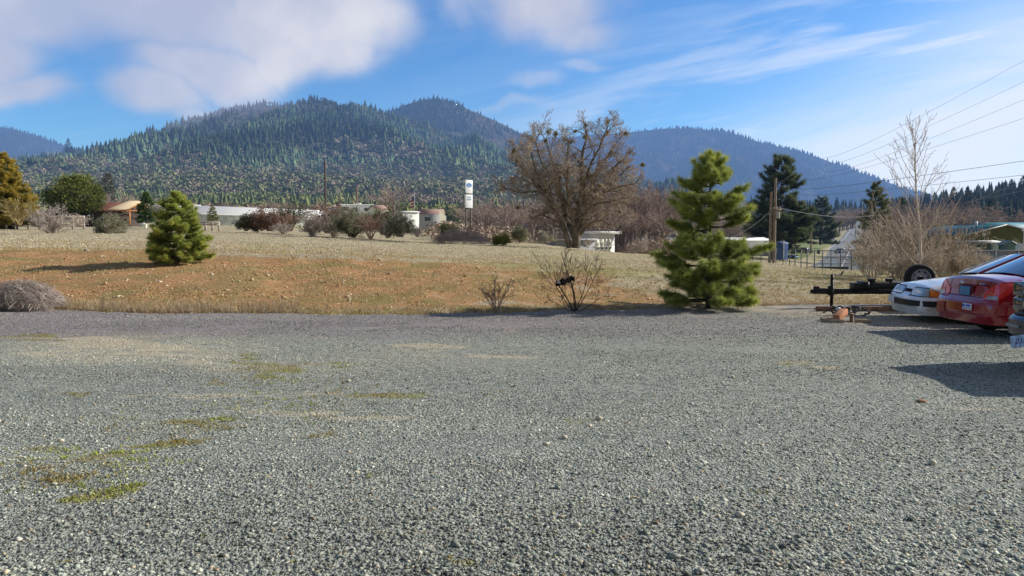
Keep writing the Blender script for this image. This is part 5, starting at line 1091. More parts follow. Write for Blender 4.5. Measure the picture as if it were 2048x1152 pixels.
mb = MB(); b = P(879, 447.5, 149.2); mb.add([[0,0,-.5],[1.25,.9,-.5],[1.25,.9,1.5],[.6,.45,2.15],[0,0,2.7]], [[0,1,2,3,4]]); o = mb.build('barn_annex', CREAM, loc=b); tag(o, 'sunlit cream gable wall at the right end of the grey barn', 'building')
# garage with roller doors
ga = .95; b, a = basis(1189, 512, 92, ga); gar = thing('garage_building', 'white flat roofed garage with four panel doors behind the oak', 'building', b, a)
GW, GD, GH = 5.2, 3.6, 2.65
mb = MB(); mb.box((GW/2, GD/2, GH/2-.5), (GW, GD, GH+1.0)); mb.build('wall', M('garage_wall', (.80,.79,.76), .8, haze=True), gar)
mb = MB(); mb.box((GW/2, GD/2, GH+.22), (GW+1.0, GD+1.6, .34)); mb.build('roof', M('roof_fascia', (.92,.90,.86), .7, haze=True), gar)
for i in range(4):
    x_ = .35 + i*1.02; mb = MB(); mb.box((x_+.40, -.05, 1.0), (.86, .10, 2.1)); d_ = mb.build('garage_door', M('garage_door', (.90,.88,.74), .6, haze=True), gar)
    for z_ in (.95,): mb = MB(); mb.box((x_+.40, -.115, z_), (.62, .03, .22)); mb.build('door_panel', M('door_glass', (.16,.16,.15), .5, haze=True), d_)
    mb = MB(); mb.box((x_+.40, -.11, 1.5), (.62, .02, .40)); mb.build('door_panel', M('door_inset', (.62,.60,.50), .6, haze=True), d_)
mb = MB(); mb.box((-3.0, 1.6, GH*.5-.6), (5.0, 3.0, GH-.3), rz=-.62); mb.build('side_wing', M('wing_wall', (.36,.37,.38), .85, haze=True), gar)
mb = MB(); mb.box((-3.0, 1.6, GH-.62), (5.6, 3.6, .18), rz=-.62); mb.build('wing_roof', M('wing_roof', (.52,.52,.53), .7, haze=True), gar)
gable('shed', 'long low white roofed shed seen left and right of the open young pine', 1262, 500, 118, .05, 22, 5, 1.5, .35, M('low_wall', (.34,.35,.35), .85, haze=True), WROOF, .2)
gable('house', 'dark blue roofed house half hidden by the oak', 1083, 397, 420, .1, 5.0, 6, 3.2, 2.0, M('grey_house', (.34,.36,.42), .8, haze=True), M('blue_roof', (.035,.05,.10), .7, haze=True), .4, windows=((1,2.2,1,2),))
# blue shed and neighbours
bs = gable('blue_shed', 'plain dark blue shed at the foot of the tall dark pine', 1553, 507, 118, .12, 1.9, 2.2, 1.5, .25, M('blue_wall', (.035,.08,.22), .6, haze=True), M('blue_wall', (.035,.08,.22), .6, haze=True), .06)
gable('house', 'small grey house behind the trees left of the road', 1650, 478, 240, .1, 3.4, 4, 1.5, .9, M('grey_house', (.34,.36,.42), .8, haze=True), M('grey_roof', (.20,.20,.21), .8, haze=True), .3)
# teal roofed green hall on the right
GREEN = M('olive_wall', (.105,.108,.032), .8, noise=(.8,.1), haze=True); TEAL = M('teal_roof', (.05,.23,.29), .5, haze=True)
hall = gable('green_hall', 'olive green hall with a teal metal roof at the right edge', 1930, 500, 112, .10, 12.6, 14, 2.3, 1.35, GREEN, TEAL, .3, ridge='y')
mb = MB(); mb.tube([[-.4,-.36,2.2],[6.3,-.36,3.78]], .09, 4); mb.tube([[6.3,-.36,3.78],[13.0,-.36,2.2]], .09, 4); mb.build('barge_board', M('pale_trim', (.7,.72,.70), .7, haze=True), hall)
mb = MB(); mb.box((2.9,-.05,2.35),(.55,.08,.42)); mb.build('window', M('pale_trim', (.7,.72,.70), .7, haze=True), hall)
mb = MB(); mb.box((5.4,5,3.95),(.35,.35,.9)); mb.build('chimney', M('pale_trim', (.7,.72,.70), .7, haze=True), hall)
gable('hall', 'second building with a teal roof rising behind the olive hall', 1932, 480, 140, .02, 17, 9, 2.3, .9, GREEN, TEAL, .3)
gable('carport', 'long low shed with a white roof edge before the olive hall', 1948, 508, 92, .04, 3.4, 3, 1.4, .12, M('shed_green', (.10,.14,.12), .8, haze=True), M('pale_trim', (.7,.72,.70), .7, haze=True), .15)
gable('garden_shed', 'little grey green garden shed with a peaked roof by the olive hall', 2012, 505, 90, .02, 1.25, 1.4, .95, .35, M('shed_teal', (.12,.19,.18), .8, haze=True), M('shed_roof', (.22,.30,.28), .7, haze=True), .14, ridge='y')
mb = MB(); b = P(2039, 497, 88); mb.box((0,0,0), (.55,.3,1.1)); o = mb.build('panel_box', M('pale_blue_panel', (.52,.55,.62), .7, haze=True), loc=b, bevel=.03); tag(o, 'pale upright cabinet beside the garden shed', 'cabinet')
lo, lb_p, lh_ = pole('street_lamp', 'street lamp with a white head at the right edge above the cars', 2046, 512, 462, 70, r=.05, mat=M('lamp_pole', (.55,.55,.55), .5), cat='street lamp')
mb = MB(); mb.lathe([(0,0),(.16,0),(.20,.08),(.12,.2),(0,.24)], (0,0,lh_), 12); mb.build('lamp_head', M('lamp_white', (.85,.85,.85), .4), lo, smooth='auto')
lo, lb_p, lh_ = pole('street_lamp', 'white boxed lamp post among the twigs right of the road', 1736, 520, 466, 105, r=.05, mat=M('lamp_pole', (.55,.55,.55), .5), cat='street lamp')
mb = MB(); mb.box((0,0,lh_), (.75,.4,.75), taper=.7); mb.build('lamp_head', M('lamp_box', (.62,.58,.60), .5), lo, bevel=.05)
# concrete wall behind the white car
a_ = P(1905, 540, 44); b_ = P(2230, 540, 40); wl = thing('retaining_wall', 'grey concrete wall with a pale coping behind the white car', 'wall', tuple(a_)); dv = b_ - a_; ln = dv.length; az = math.atan2(dv.y, dv.x); tz = P(1905, 503, 44).z - a_.z
mb = MB(); mb.box((dv.x/2, dv.y/2, tz/2-.25), (ln, .25, tz+.5), rz=az); mb.build('wall_panel', M('concrete', (.33,.33,.34), .9, noise=(2,.2)), wl); mb = MB(); mb.box((dv.x/2, dv.y/2, tz+.05), (ln, .36, .11), rz=az); mb.build('coping', M('pale_concrete', (.62,.56,.50), .8, noise=(2,.1)), wl)

# rail fences, bucket, wheel-shaped rocks at the left
def rails(label, px0, px1, py, Y, h, n_, mat, nr=2):
    a = P(px0, py, Y); b = P(px1, py, Y); o = thing('rail_fence', label, 'fence', tuple(a)); d = b - a
    for i in range(n_): mb = MB(); p = d*(i/(n_-1)); mb.box((p.x, p.y, h/2-.2), (.14, .14, h+.4)); mb.build('post', mat, o)
    for j in range(nr): mb = MB(); z = h*(.92 - .42*j); mb.tube([(0,-.09,z), (d.x, d.y-.09, z)], .065, 4); mb.build('rail', mat, o)
rails('whitish rail fence running behind the pale leafless shrub', 12, 168, 451, 73, .95, 8, M('whitewash', (.55,.47,.43), .8, noise=(3,.2)), 3)
rails('short whitish rail fence right of the bushy young pine', 397, 438, 455, 74, .55, 4, M('whitewash', (.55,.47,.43), .8, noise=(3,.2)))
mb = MB(); mb.lathe([(0,0),(.13,0),(.17,.34),(.185,.35),(.18,.37),(.15,.36),(.11,.04),(0,.04)], tuple(P(291, 456, 72)), 16); tag(mb.build('bucket', M('white_bucket', (.85,.84,.72), .5), smooth='auto'), 'white bucket standing at the far edge of the field', 'bucket')
mb = MB(); b = P(6, 455, 74); mb.box((0,0,.55),(2.2,.5,1.7)); tag(mb.build('dark_hedge', M('dark_panel', (.06,.05,.05), .9), loc=b, bevel=.1), 'dark wooden screen below the golden conifer at the left edge', 'screen')

# sign
sa = .72; b = P(938, 462, 88); sg = thing('roadside_sign', 'tall double panel white sign with a blue oval above the brush', 'sign', tuple(b), sa)
ztop = P(938, 360, 88).z - b.z; wS = 1.05; pnH = 1.55
for x_ in (-.33, .33): mb = MB(); mb.box((x_, .09, (ztop-3.2)/2-.3), (.13, .13, ztop-3.2+1)); mb.build('post', M('sign_post', (.13,.12,.11), .7), sg)
SW = M('sign_white', (.97,.97,.97), .5, spec=.2); BLU = M('sign_blue', (.02,.20,.62), .5)
def mark(name, pts, mat, parent, y): mb = MB(); mb.add([[x_, y, z_] for x_, z_ in pts], [list(range(len(pts)))]); return mb.build(name, mat, parent)
for k_, zc in ((0, ztop-pnH/2), (1, ztop-pnH*1.5-.14)):
    mb = MB(); mb.box((0, 0, zc), (wS, .12, pnH)); pn = mb.build('sign_panel', SW, sg, bevel=.015)
    mb = MB(); mb.box((0, .05, zc-pnH/2-.07), (wS, .1, .1)); mb.build('frame_rail', M('sign_post', (.13,.12,.11), .7), sg)
    if k_ == 0:
        th = np.linspace(0, 2*PI, 33)[:-1]; mark('oval_logo', [(.40*math.cos(t), zc+.16+.25*math.sin(t)) for t in th], BLU, pn, -.066)
        # white script-like stroke inside the oval
        mb = MB(); mb.tube([(-.28+.56*t, -.072, zc+.15+.06*math.sin(t*19)+.03*t) for t in np.linspace(0, 1, 30)], .022, 4); mb.build('logo_script', SW, pn)
        mark('logo_bar', [(-.24,zc+.06),(.24,zc+.085),(.24,zc+.055),(-.24,zc+.03)], SW, pn, -.070)
    else:
        for r_, (z_, x0, x1, mt) in enumerate([(.48,-.44,.28,M('sign_teal', (.25,.52,.62), .6)),(.20,-.34,.34,M('sign_slate', (.10,.26,.42), .6))]):
            r2 = np.random.RandomState(r_+3); x_ = x0
            mb = MB()
            while x_ < x1:
                w_ = r2.uniform(.05, .10); t_ = r2.randint(4); z0 = zc+z_-.09; z1 = zc+z_+.09
                mb.box((x_+.012,-.066,(z0+z1)/2), (.024,.012,z1-z0)); 
                if t_ != 0: mb.box((x_+w_/2,-.067,z1-.012), (w_,.012,.024))
                if t_ != 1: mb.box((x_+w_/2,-.067,z0+.012), (w_,.012,.024))
                if t_ == 2: mb.box((x_+w_-.012,-.066,(z0+z1)/2), (.024,.012,z1-z0))
                if t_ == 3: mb.box((x_+w_/2,-.067,(z0+z1)/2), (w_,.012,.024))
                x_ += w_ + .035
            mb.build('lettering', mt, pn)

# ================================================================== CARS
TYRE = M('tyre', (.022,.022,.023), .85, bump=(60,.3,.004)); RIM = M('rim', (.55,.56,.58), .3, metal=.8); BLK = M('black_plastic_trim', (.018,.018,.02), .5); CGL = glass_mat('car_glass', (.012,.02,.03))
CHR = M('chrome', (.7,.7,.72), .15, metal=1.0); DARKIN = M('dark_interior', (.015,.015,.015), .9)
def car_loft(st):
    """st rows: x, half width, z bottom, z shoulder, z centre top. returns MB of the shell"""
    V = []; n_ = 0
    for (x, hw, zb, zs, zt) in st:
        h = zs - zb
        half = [(0,zb),(.55*hw,zb),(.88*hw,zb+.01),(.965*hw,zb+.14*h),(.99*hw,zb+.32*h),(1.0*hw,zb+.55*h),(.99*hw,zb+.80*h),(.965*hw,zb+.93*h),(.91*hw,zs),(.80*hw,zs+.35*(zt-zs)),(.5*hw,zs+.80*(zt-zs)),(0,zt)]
        ring = [(x, y, z) for y, z in half] + [(x, -y, z) for y, z in half[-2:0:-1]]; n_ = len(ring); V += ring
    k = len(st); i = np.arange(k-1)[:, None]*n_; q = np.arange(n_)[None]; q2 = (q+1) % n_
    f = np.stack([i+q, i+q2, i+n_+q2, i+n_+q], -1).reshape(-1, 4); mb = MB(); mb.add(V, f, [list(range(n_))[::-1]], [list(range((k-1)*n_, k*n_))]); return mb
def dense(st, k=5):
    st = np.array(st, float); x = st[:, 0]; xs = np.unique(np.concatenate([np.linspace(a, b, k, endpoint=False) for a, b in zip(x[:-1], x[1:])] + [[x[-1]]]))
    return np.stack([xs] + [np.interp(xs, x, st[:, c]) for c in range(1, 5)], -1)
def cut_wheels(o, xs, y, r):
    """cut the wheel arches out of the shell, then drop the cutters"""
    mods = []
    for x_ in xs:
        for s_ in (-1, 1):
            c = MB(); c.lathe([(0,-.26),(r,-.26),(r,.26),(0,.26)], (x_, s_*y, r-.02), 28, 'y'); co = c.build('cutter', None); mods.append(co); co.parent = o.parent
            m_ = o.modifiers.new('arch', 'BOOLEAN'); m_.operation = 'DIFFERENCE'; m_.object = co; m_.solver = 'EXACT'
    bpy.context.view_layer.update(); dg = bpy.context.evaluated_depsgraph_get(); me = bpy.data.meshes.new_from_object(o.evaluated_get(dg)); o.modifiers.clear(); o.data = me
    me.polygons.foreach_set('use_smooth', np.ones(len(me.polygons), bool)); me.set_sharp_from_angle(angle=math.radians(32))
    for c in mods: bpy.data.objects.remove(c)
def wheel(par, x, y, r, w, name='wheel', spokes=8):
    s_ = 1 if y > 0 else -1; m = MB(); m.lathe([(r*.60,-w/2),(r*.9,-w/2),(r*.97,-w/2+.02),(r,-w/2+.05),(r,w/2-.05),(r*.97,w/2-.02),(r*.9,w/2),(r*.60,w/2)], (x, y, r), 28, 'y'); t = m.build(name, TYRE, par, smooth='auto')
    m = MB(); m.lathe([(r*.62,-w/2),(r*.62,w/2),(r*.56,w/2-.02),(r*.5,-w*.1),(r*.56,-w/2+.02),(r*.62,-w/2)], (x, y, r), 24, 'y')
    for i in range(spokes):
        a = i*2*PI/spokes; m.box((x+math.cos(a)*r*.33, y-s_*-w*.28, r+math.sin(a)*r*.33), (r*.5, .03, r*.14), ry=-a)
    m.lathe([(0,-.02),(r*.2,-.02),(r*.2,.02),(0,.02)], (x, y+s_*w*.30, r), 14, 'y'); m.build('rim', RIM, t, smooth='auto'); return t
def strip(plan, z0, z1, th, lean=0.0, cap=True):
    """band following the plan curve (x, y list, going round the nose from +y side to -y side); th = stands proud"""
    p = np.array(plan, float); t = np.gradient(p, axis=0); t /= np.linalg.norm(t, axis=1, keepdims=True); nrm = np.stack([t[:, 1], -t[:, 0]], -1)
    c = p.mean(0) + np.array([1.0, 0]); 
    if ((p - c)*nrm).sum() < 0: nrm = -nrm
    o = p + nrm*th; inn = p - nrm*.03; k = len(p)
    z0 = np.broadcast_to(z0, k); z1 = np.broadcast_to(z1, k); L = np.array([lean, 0])
    V = np.concatenate([np.c_[o, z0], np.c_[o + L, z1], np.c_[inn + L, z1], np.c_[inn, z0]]); i = np.arange(k-1)
    mb = MB(); mb.add(V, *[np.stack([i+a*k, i+1+a*k, i+1+b*k, i+b*k], -1) for a, b in ((0,1),(1,2),(2,3),(3,0))], [[0,k,2*k,3*k]], [[k-1,2*k-1,3*k-1,4*k-1][::-1]]); return mb
from mathutils.bvhtree import BVHTree
def strip_on(body, plan, z0, z1, th, nz=6, inset=True):
    """patch lying on the body shell: plan curve sideways, z0..z1 upward, pushed onto the surface"""
    me = body.data; bv = BVHTree.FromPolygons([tuple(v.co) for v in me.vertices], [tuple(p.vertices) for p in me.polygons])
    p = np.array(plan, float); k = len(p); t = np.gradient(p, axis=0); t /= np.linalg.norm(t, axis=1, keepdims=True); nrm = np.stack([t[:, 1], -t[:, 0]], -1)
    if ((p - p.mean(0) - np.array([1., 0]))*nrm).sum() < 0: nrm = -nrm
    z0 = np.broadcast_to(z0, k); z1 = np.broadcast_to(z1, k); V = []; nin = []
    for i in range(k):
        d = Vector((-nrm[i, 0], -nrm[i, 1], 0))
        for j in range(nz):
            z = z0[i] + (z1[i]-z0[i])*j/(nz-1); o = Vector((p[i, 0], p[i, 1], z)) - d*.4
            hit = bv.ray_cast(o, d)[0]
            if hit is None: hit = Vector((p[i, 0], p[i, 1], z))
            V.append(hit - d*th); nin.append(hit + d*.02)
    n0 = len(V); F4 = []
    for i in range(k-1):
        for j in range(nz-1): a = i*nz+j; F4.append([a, a+nz, a+nz+1, a+1])
    for i in range(k-1):
        for j in (0, nz-1): a = i*nz+j; F4.append([a, a+nz, a+nz+n0, a+n0])
    for j in range(nz-1):
        for i in (0, k-1): a = i*nz+j; F4.append([a, a+1, a+1+n0, a+n0])
    mb = MB(); mb.add([tuple(v) for v in V+nin], F4); return mb
def curve(pts, n_=24):
    p = np.array(pts, float); d = np.r_[0, np.cumsum(np.linalg.norm(np.diff(p, axis=0), axis=1))]; s_ = np.linspace(0, d[-1], n_); q = np.stack([np.interp(s_, d, p[:, 0]), np.interp(s_, d, p[:, 1])], -1)
    for _ in range(2): q[1:-1] = (q[:-2] + 2*q[1:-1] + q[2:])/4
    return q
def greenhouse(par, base, top, zb, zt, paint, pill=.05, glass=CGL, rear_first=False):
    """base/top: (x0,x1,halfw0,halfw1) at the belt and at the roof. Glass panes, pillars and a crowned roof"""
    bx0, bx1, bw0, bw1 = base; tx0, tx1, tw0, tw1 = top
    B_ = [Vector((bx0,-bw0,zb)), Vector((bx1,-bw1,zb)), Vector((bx1,bw1,zb)), Vector((bx0,bw0,zb))]; T_ = [Vector((tx0,-tw0,zt)), Vector((tx1,-tw1,zt)), Vector((tx1,tw1,zt)), Vector((tx0,tw0,zt))]
    def pane(nm, a, b, c, d, bul):
        n_ = 7; V = []; nr = (b-a).cross(d-a).normalized()
        cen = (a+b+c+d)/4; 
        if nr.dot(cen - Vector(((bx0+bx1)/2, 0, zb))) < 0: nr = -nr
        for i in range(n_):
            for j in range(n_):
                u, v = i/(n_-1), j/(n_-1); p = (a*(1-u)+b*u)*(1-v) + (d*(1-u)+c*u)*v; V.append(p + nr*bul*(4*u*(1-u)))
        i = (np.arange(n_-1)[:, None]*n_ + np.arange(n_-1)[None]).ravel(); m = MB(); m.add([tuple(v) for v in V], np.stack([i, i+1, i+n_+1, i+n_], -1)); return m.build(nm, glass, par, smooth=True)
    first, second = ('rear_window', 'windscreen') if rear_first else ('windscreen', 'rear_window')
    pane(first, B_[0], B_[3], T_[3], T_[0], .07); pane(second, B_[1], B_[2], T_[2], T_[1], .06); pane('side_window', B_[0], B_[1], T_[1], T_[0], .02); pane('side_window', B_[3], B_[2], T_[2], T_[3], .02)
    m = MB(); n_ = 9; V = []
    for i in range(n_):
        for j in range(n_):
            u, v = i/(n_-1), j/(n_-1); p = (T_[0]*(1-u)+T_[1]*u)*(1-v) + (T_[3]*(1-u)+T_[2]*u)*v; V.append((p.x, p.y*1.03, p.z + .015 + .05*(1-(2*v-1)**2)*(1-.5*(2*u-1)**2)))
    i = (np.arange(n_-1)[:, None]*n_ + np.arange(n_-1)[None]).ravel(); m.add(V, np.stack([i, i+n_, i+n_+1, i+1], -1))
    m.box(((tx0+tx1)/2, 0, zt-.02), (abs(tx1-tx0)*.97, tw0*1.9, .04)); m.build('roof', paint, par, smooth='auto')
    for a, b in zip(B_, T_): m = MB(); m.tube([a, (a+b)/2, b], pill*.6, 6); m.build('pillar', paint, par, smooth='auto')
    for s_ in (-1, 1):
        xm = bx0*.45+bx1*.55; m = MB(); m.tube([(xm, s_*(bw0+bw1)/2, zb), ((tx0*.45+tx1*.55), s_*(tw0+tw1)/2*1.02, zt)], pill*.55, 6); m.build('pillar', BLK, par)
        m = MB(); m.tube([(bx0, s_*bw0*1.01, zb+.01), (bx1, s_*bw1*1.01, zb+.01)], .014, 5); m.build('window_trim', BLK, par)
def plate(par, x, y, z, w, h, base, ink, rz=0, rows=None, name='number_plate', text='', th=.012, tilt=0, size=None, ry=0):
    m = MB(); m.box((0,0,0), (th, w, h)); o = m.build(name, base, par, bevel=.004); o.location = (x, y, z); o.rotation_euler = (tilt, ry, rz)
    if text:
        cu = bpy.data.curves.new('lettering', 'FONT'); cu.body = text; cu.size = size or h*.5; cu.align_x = 'CENTER'; cu.align_y = 'CENTER'; cu.extrude = .001
        t = bpy.data.objects.new('lettering', cu); COL.objects.link(t); t.parent = o; t.location = (-th/2-.002, 0, 0); t.rotation_euler = (PI/2, 0, -PI/2); cu.materials.append(ink); bpy.context.view_layer.update(); me_ = bpy.data.meshes.new_from_object(t.evaluated_get(bpy.context.evaluated_depsgraph_get())); t2 = bpy.data.objects.new('lettering', me_); COL.objects.link(t2); t2.parent = o; t2.location = t.location; t2.rotation_euler = t.rotation_euler; bpy.data.objects.remove(t)
    return o
def paint(name, col, rough=.28, coat=1.0): return M(name, col, rough, spec=.5, coat=coat, noise=(1.5, .05))

# --- white coupe, nose toward the left
WP = paint('white_paint', (.80,.81,.83)); wc = thing('white_coupe', 'white older coupe with square headlamps and a black bumper strip, farthest of the parked vehicles', 'car', (7.83, 15.0, -.03), math.radians(-8))
st = [(.02,.70,.30,.50,.51),(.05,.80,.235,.54,.55),(.10,.835,.21,.575,.59),(.135,.85,.20,.63,.665),(.17,.858,.20,.685,.725),(.22,.862,.20,.715,.765),(.50,.868,.20,.765,.83),(.9,.87,.20,.82,.885),(1.35,.872,.20,.875,.935),(1.6,.875,.20,.90,.945),(2.5,.875,.20,.92,.94),(3.5,.87,.20,.93,.96),(4.2,.86,.22,.92,.96),(4.45,.83,.26,.88,.92),(4.54,.76,.36,.60,.62)]
m = car_loft(dense(st, 4)); body = m.build('body', WP, wc); cut_wheels(body, (.98, 3.55), .80, .345)
for x_ in (.98, 3.55):
    for s_ in (-1, 1): wheel(wc, x_, s_*.76, .315, .21)
m = MB(); m.box((2.3,0,.28),(4.0,1.2,.2)); m.build('underbody', DARKIN, wc)
greenhouse(wc, (1.38, 3.95, .79, .77), (2.18, 3.15, .60, .58), .925, 1.30, WP)
nose = curve([(1.05,-.875),(.35,-.868),(.13,-.80),(.04,-.60),(0,-.3),(0,.3),(.04,.60),(.13,.80),(.35,.868),(1.05,.875)], 50)
m = strip(nose[3:-3], .36, .48, .055); bs_ = m.build('bumper', WP, wc, smooth='auto', bevel=.012)
m = strip(nose[3:-3], .48, .545, .05, .03); m.build('bumper_top', WP, wc, smooth='auto', bevel=.012)
m = strip(nose[1:29], .37, .475, .075); m.build('bumper_strip', BLK, wc, smooth='auto', bevel=.006)
m = strip(nose[36:-1], .37, .475, .075); m.build('bumper_strip', BLK, wc, smooth='auto', bevel=.006)
m = strip(nose[6:-6], .20, .35, .025, -.03); m.build('air_dam', M('aged_white', (.62,.61,.56), .5, noise=(5,.12)), wc, smooth='auto')
LENS = M('old_headlamp', (.30,.33,.30), .12, coat=1.0, noise=(14,.18), spec=.8); AMB = M('amber_lens', (.80,.27,.02), .2, coat=1.0, spec=.6)
hp = curve([(.42,-.87),(.27,-.86),(.17,-.80),(.12,-.68),(.10,-.56),(.085,-.40),(.08,-.22)], 20)
for s_ in (1, -1):
    q = hp.copy(); q[:, 1] *= s_
    k_ = len(q); ztop_ = np.interp(np.arange(k_), [0, 5, 19], [.60, .705, .70]); lean_ = .045
    m = strip_on(body, q, .548, ztop_+.016, .008); m.build('headlamp_frame', BLK, wc, smooth='auto')
    m = strip_on(body, q[5:], .562, ztop_[5:], .020); m.build('headlamp', LENS, wc, smooth='auto')
    m = strip_on(body, q[:6], .562, ztop_[:6], .020); m.build('turn_signal', AMB, wc, smooth='auto')
m = strip_on(body, curve([(.075,-.17),(.065,0),(.075,.17)], 9), .605, .665, .010); m.build('grille', DARKIN, wc)
m = MB(); m.lathe([(0,0),(.05,0),(.055,.006),(0,.012)], (0,0,0), 16, 'x'); em_ = m.build('emblem', M('emblem_blue', (.03,.08,.3), .3), wc); em_.location = (.045,0,.64); em_.scale = (1,1.5,.6)
plate(wc, -.085, .36, .425, .32, .14, M('plate_pale', (.74,.72,.74), .5), M('plate_ink', (.12,.16,.36), .6), text='', name='number_plate')
m = MB(); m.box((.62,0,.80),(.9,.02,.01)); 
for s_ in (-1, 1):
    m = MB(); m.box((1.62, s_*.93, .97), (.16,.16,.11), taper=.8); m.build('wing_mirror', WP, wc, bevel=.03)
    m = MB(); m.box((2.35, s_*.878, .58), (.010,.012,.62)); m.box((3.25, s_*.878, .58), (.010,.012,.62)); m.build('door_gap', DARKIN, wc)
    m = MB(); m.box((2.1, s_*.884, .47), (2.0,.02,.075)); m.build('side_moulding', BLK, wc)
m = MB(); m.box((1.45,0,.952),(.22,1.3,.012), ry=-.05); m.build('cowl', BLK, wc)
m = MB()
for s_ in (-.35, .3): m.tube([(1.42, s_, .965), (1.60, s_+.5, 1.03)], .008, 4)
m.build('wiper', BLK, wc)

# --- red sedan, tail toward the left
RP = paint('red_paint', (.34,.004,.014), .2); rc = thing('red_sedan', 'red sedan parked tail first with a dented rear bumper and a sticker on it', 'car', (7.56, 12.62, 0), math.radians(-1.0))
st = [(.0,.60,.36,.555,.56),(.03,.74,.29,.61,.615),(.07,.80,.26,.635,.65),(.10,.82,.25,.66,.68),(.125,.83,.24,.74,.76),(.15,.835,.235,.84,.865),(.18,.838,.23,.915,.955),(.24,.842,.23,.945,1.0),(.5,.85,.22,.955,1.03),(.85,.855,.22,.96,1.05),(1.2,.86,.22,.96,1.05),(2.2,.862,.22,.95,1.02),(3.2,.86,.22,.93,1.0),(3.6,.855,.22,.87,.95),(4.1,.84,.23,.76,.84),(4.3,.80,.25,.68,.73),(4.42,.70,.32,.56,.58)]
m = car_loft(dense(st, 4)); body = m.build('body', RP, rc); cut_wheels(body, (.98, 3.58), .79, .34)
for x_ in (.98, 3.58):
    for s_ in (-1, 1): wheel(rc, x_, s_*.75, .31, .20, spokes=6)
m = MB(); m.box((2.2,0,.28),(4.0,1.2,.18)); m.build('underbody', DARKIN, rc)
greenhouse(rc, (.74, 3.35, .76, .78), (1.55, 2.45, .57, .58), 1.00, 1.40, RP, rear_first=True)
tail = curve([(1.0,-.85),(.30,-.85),(.12,-.80),(.03,-.62),(0,-.3),(0,.3),(.03,.62),(.12,.80),(.30,.85),(1.0,.85)], 50)
m = strip(tail[8:-8], .40, .59, .045, .0); m.build('bumper', RP, rc, smooth='auto', bevel=.02)
m = strip(tail[9:-9], .59, .635, .038, .05); m.build('bumper_top', RP, rc, smooth='auto', bevel=.01)
m = strip(tail[9:-9], .25, .40, .020, -.02); m.build('bumper_skirt', RP, rc, smooth='auto', bevel=.01)
# dent: a crumpled patch on the far corner
r2 = np.random.RandomState(2); u, v = np.meshgrid(np.linspace(0,1,7), np.linspace(0,1,6)); V = np.stack([-.055 - .02*r2.rand(6,7)*(u>0)*(u<1) + .03*np.maximum(0, u-.6), .36+u*.26, .38+v*.18-.04*u], -1); i = (np.arange(5)[:, None]*7 + np.arange(6)[None]).ravel()
m = MB(); m.add(V.reshape(-1,3), np.stack([i,i+7,i+8,i+1],-1)); m.build('dent', M('scuffed_red', (.33,.05,.04), .45, coat=.5, noise=(20,.3)), rc)
TAIL = M('tail_lens', (.85,.03,.02), .15, coat=1.0, spec=.7); TORG = M('tail_orange', (.80,.10,.02), .2, coat=1); CLR = M('clear_lens', (.40,.40,.40), .15, coat=1.0, noise=(40,.3))
tp = curve([(.36,-.86),(.28,-.85),(.19,-.81),(.15,-.70),(.14,-.50)], 16)
for s_ in (1, -1):
    q = tp.copy(); q[:, 1] *= s_; k_ = len(q); zt_ = np.interp(np.arange(k_), [0, 7, 15], [.92, .925, .78]); zb_ = np.interp(np.arange(k_), [0, 6, 15], [.84, .66, .65])
    m = strip_on(body, q, zb_, zt_, .014, 8); m.build('tail_lamp', TAIL, rc, smooth='auto')
    m = strip_on(body, q[6:13], .66, .72, .022); m.build('reversing_lamp', CLR, rc, smooth='auto')
    m = strip_on(body, q[7:12], .725, .77, .022); m.build('turn_signal', TORG, rc, smooth='auto')
sq = curve([(.14,-.53),(.125,-.3),(.12,0),(.125,.3),(.14,.53)], 14)
m = strip_on(body, sq, .668, .676, .003, 2); m.build('boot_seam', DARKIN, rc)
for s_ in (-1, 1):
    m = strip_on(body, curve([(.14, s_*.545),(.14, s_*.535)], 3), .67, .94, .003, 8); m.build('boot_seam', DARKIN, rc)
m = MB(); m.box((.118,.03,.755),(.02,.42,.20)); m.build('plate_recess', M('dark_red', (.10,.006,.01), .5), rc, bevel=.01)
plate(rc, .098, .04, .755, .30, .15, M('plate_blue', (.12,.26,.42), .5, noise=(40,.25)), M('plate_ink', (.03,.05,.16), .6), text='', ry=.05)
m = MB(); m.box((.126,.0,.885),(.02,.50,.035)); m.build('chrome_garnish', M('garnish', (.42,.10,.12), .3, coat=1), rc, bevel=.008)
m = MB(); m.lathe([(0,0),(.035,0),(.038,.008),(0,.012)], (0,0,0), 14, 'x'); e_ = m.build('emblem', CHR, rc); e_.location = (.112,.17,.885); e_.scale = (1,1.4,.8)
plate(rc, .125, -.40, .89, .17, .03, M('badge_blue', (.08,.07,.28), .3), CHR, text='', name='badge')
m = MB()
for i in range(7): m.box((.115, -.33-.022*i, .89), (.008,.013,.018))
m.build('badge_letters', CHR, rc)
plate(rc, -.052, -.30, .515, .26, .105, M('sticker', (.80,.76,.78), .6), M('sticker_blue', (.06,.16,.55), .6), text='', name='bumper_sticker', th=.004)
m = MB(); m.box((-.056,-.33,.535),(.003,.13,.035)); m.box((-.056,-.205,.53),(.003,.05,.05)); m.build('sticker_print', M('sticker_blue', (.06,.16,.55), .6), rc)
m = MB(); m.box((-.056,-.32,.49),(.003,.19,.014)); m.build('sticker_line', M('sticker_rose', (.60,.35,.38), .6), rc)
m = MB(); m.box((.128,0,.955),(.012,1.36,.006)); 
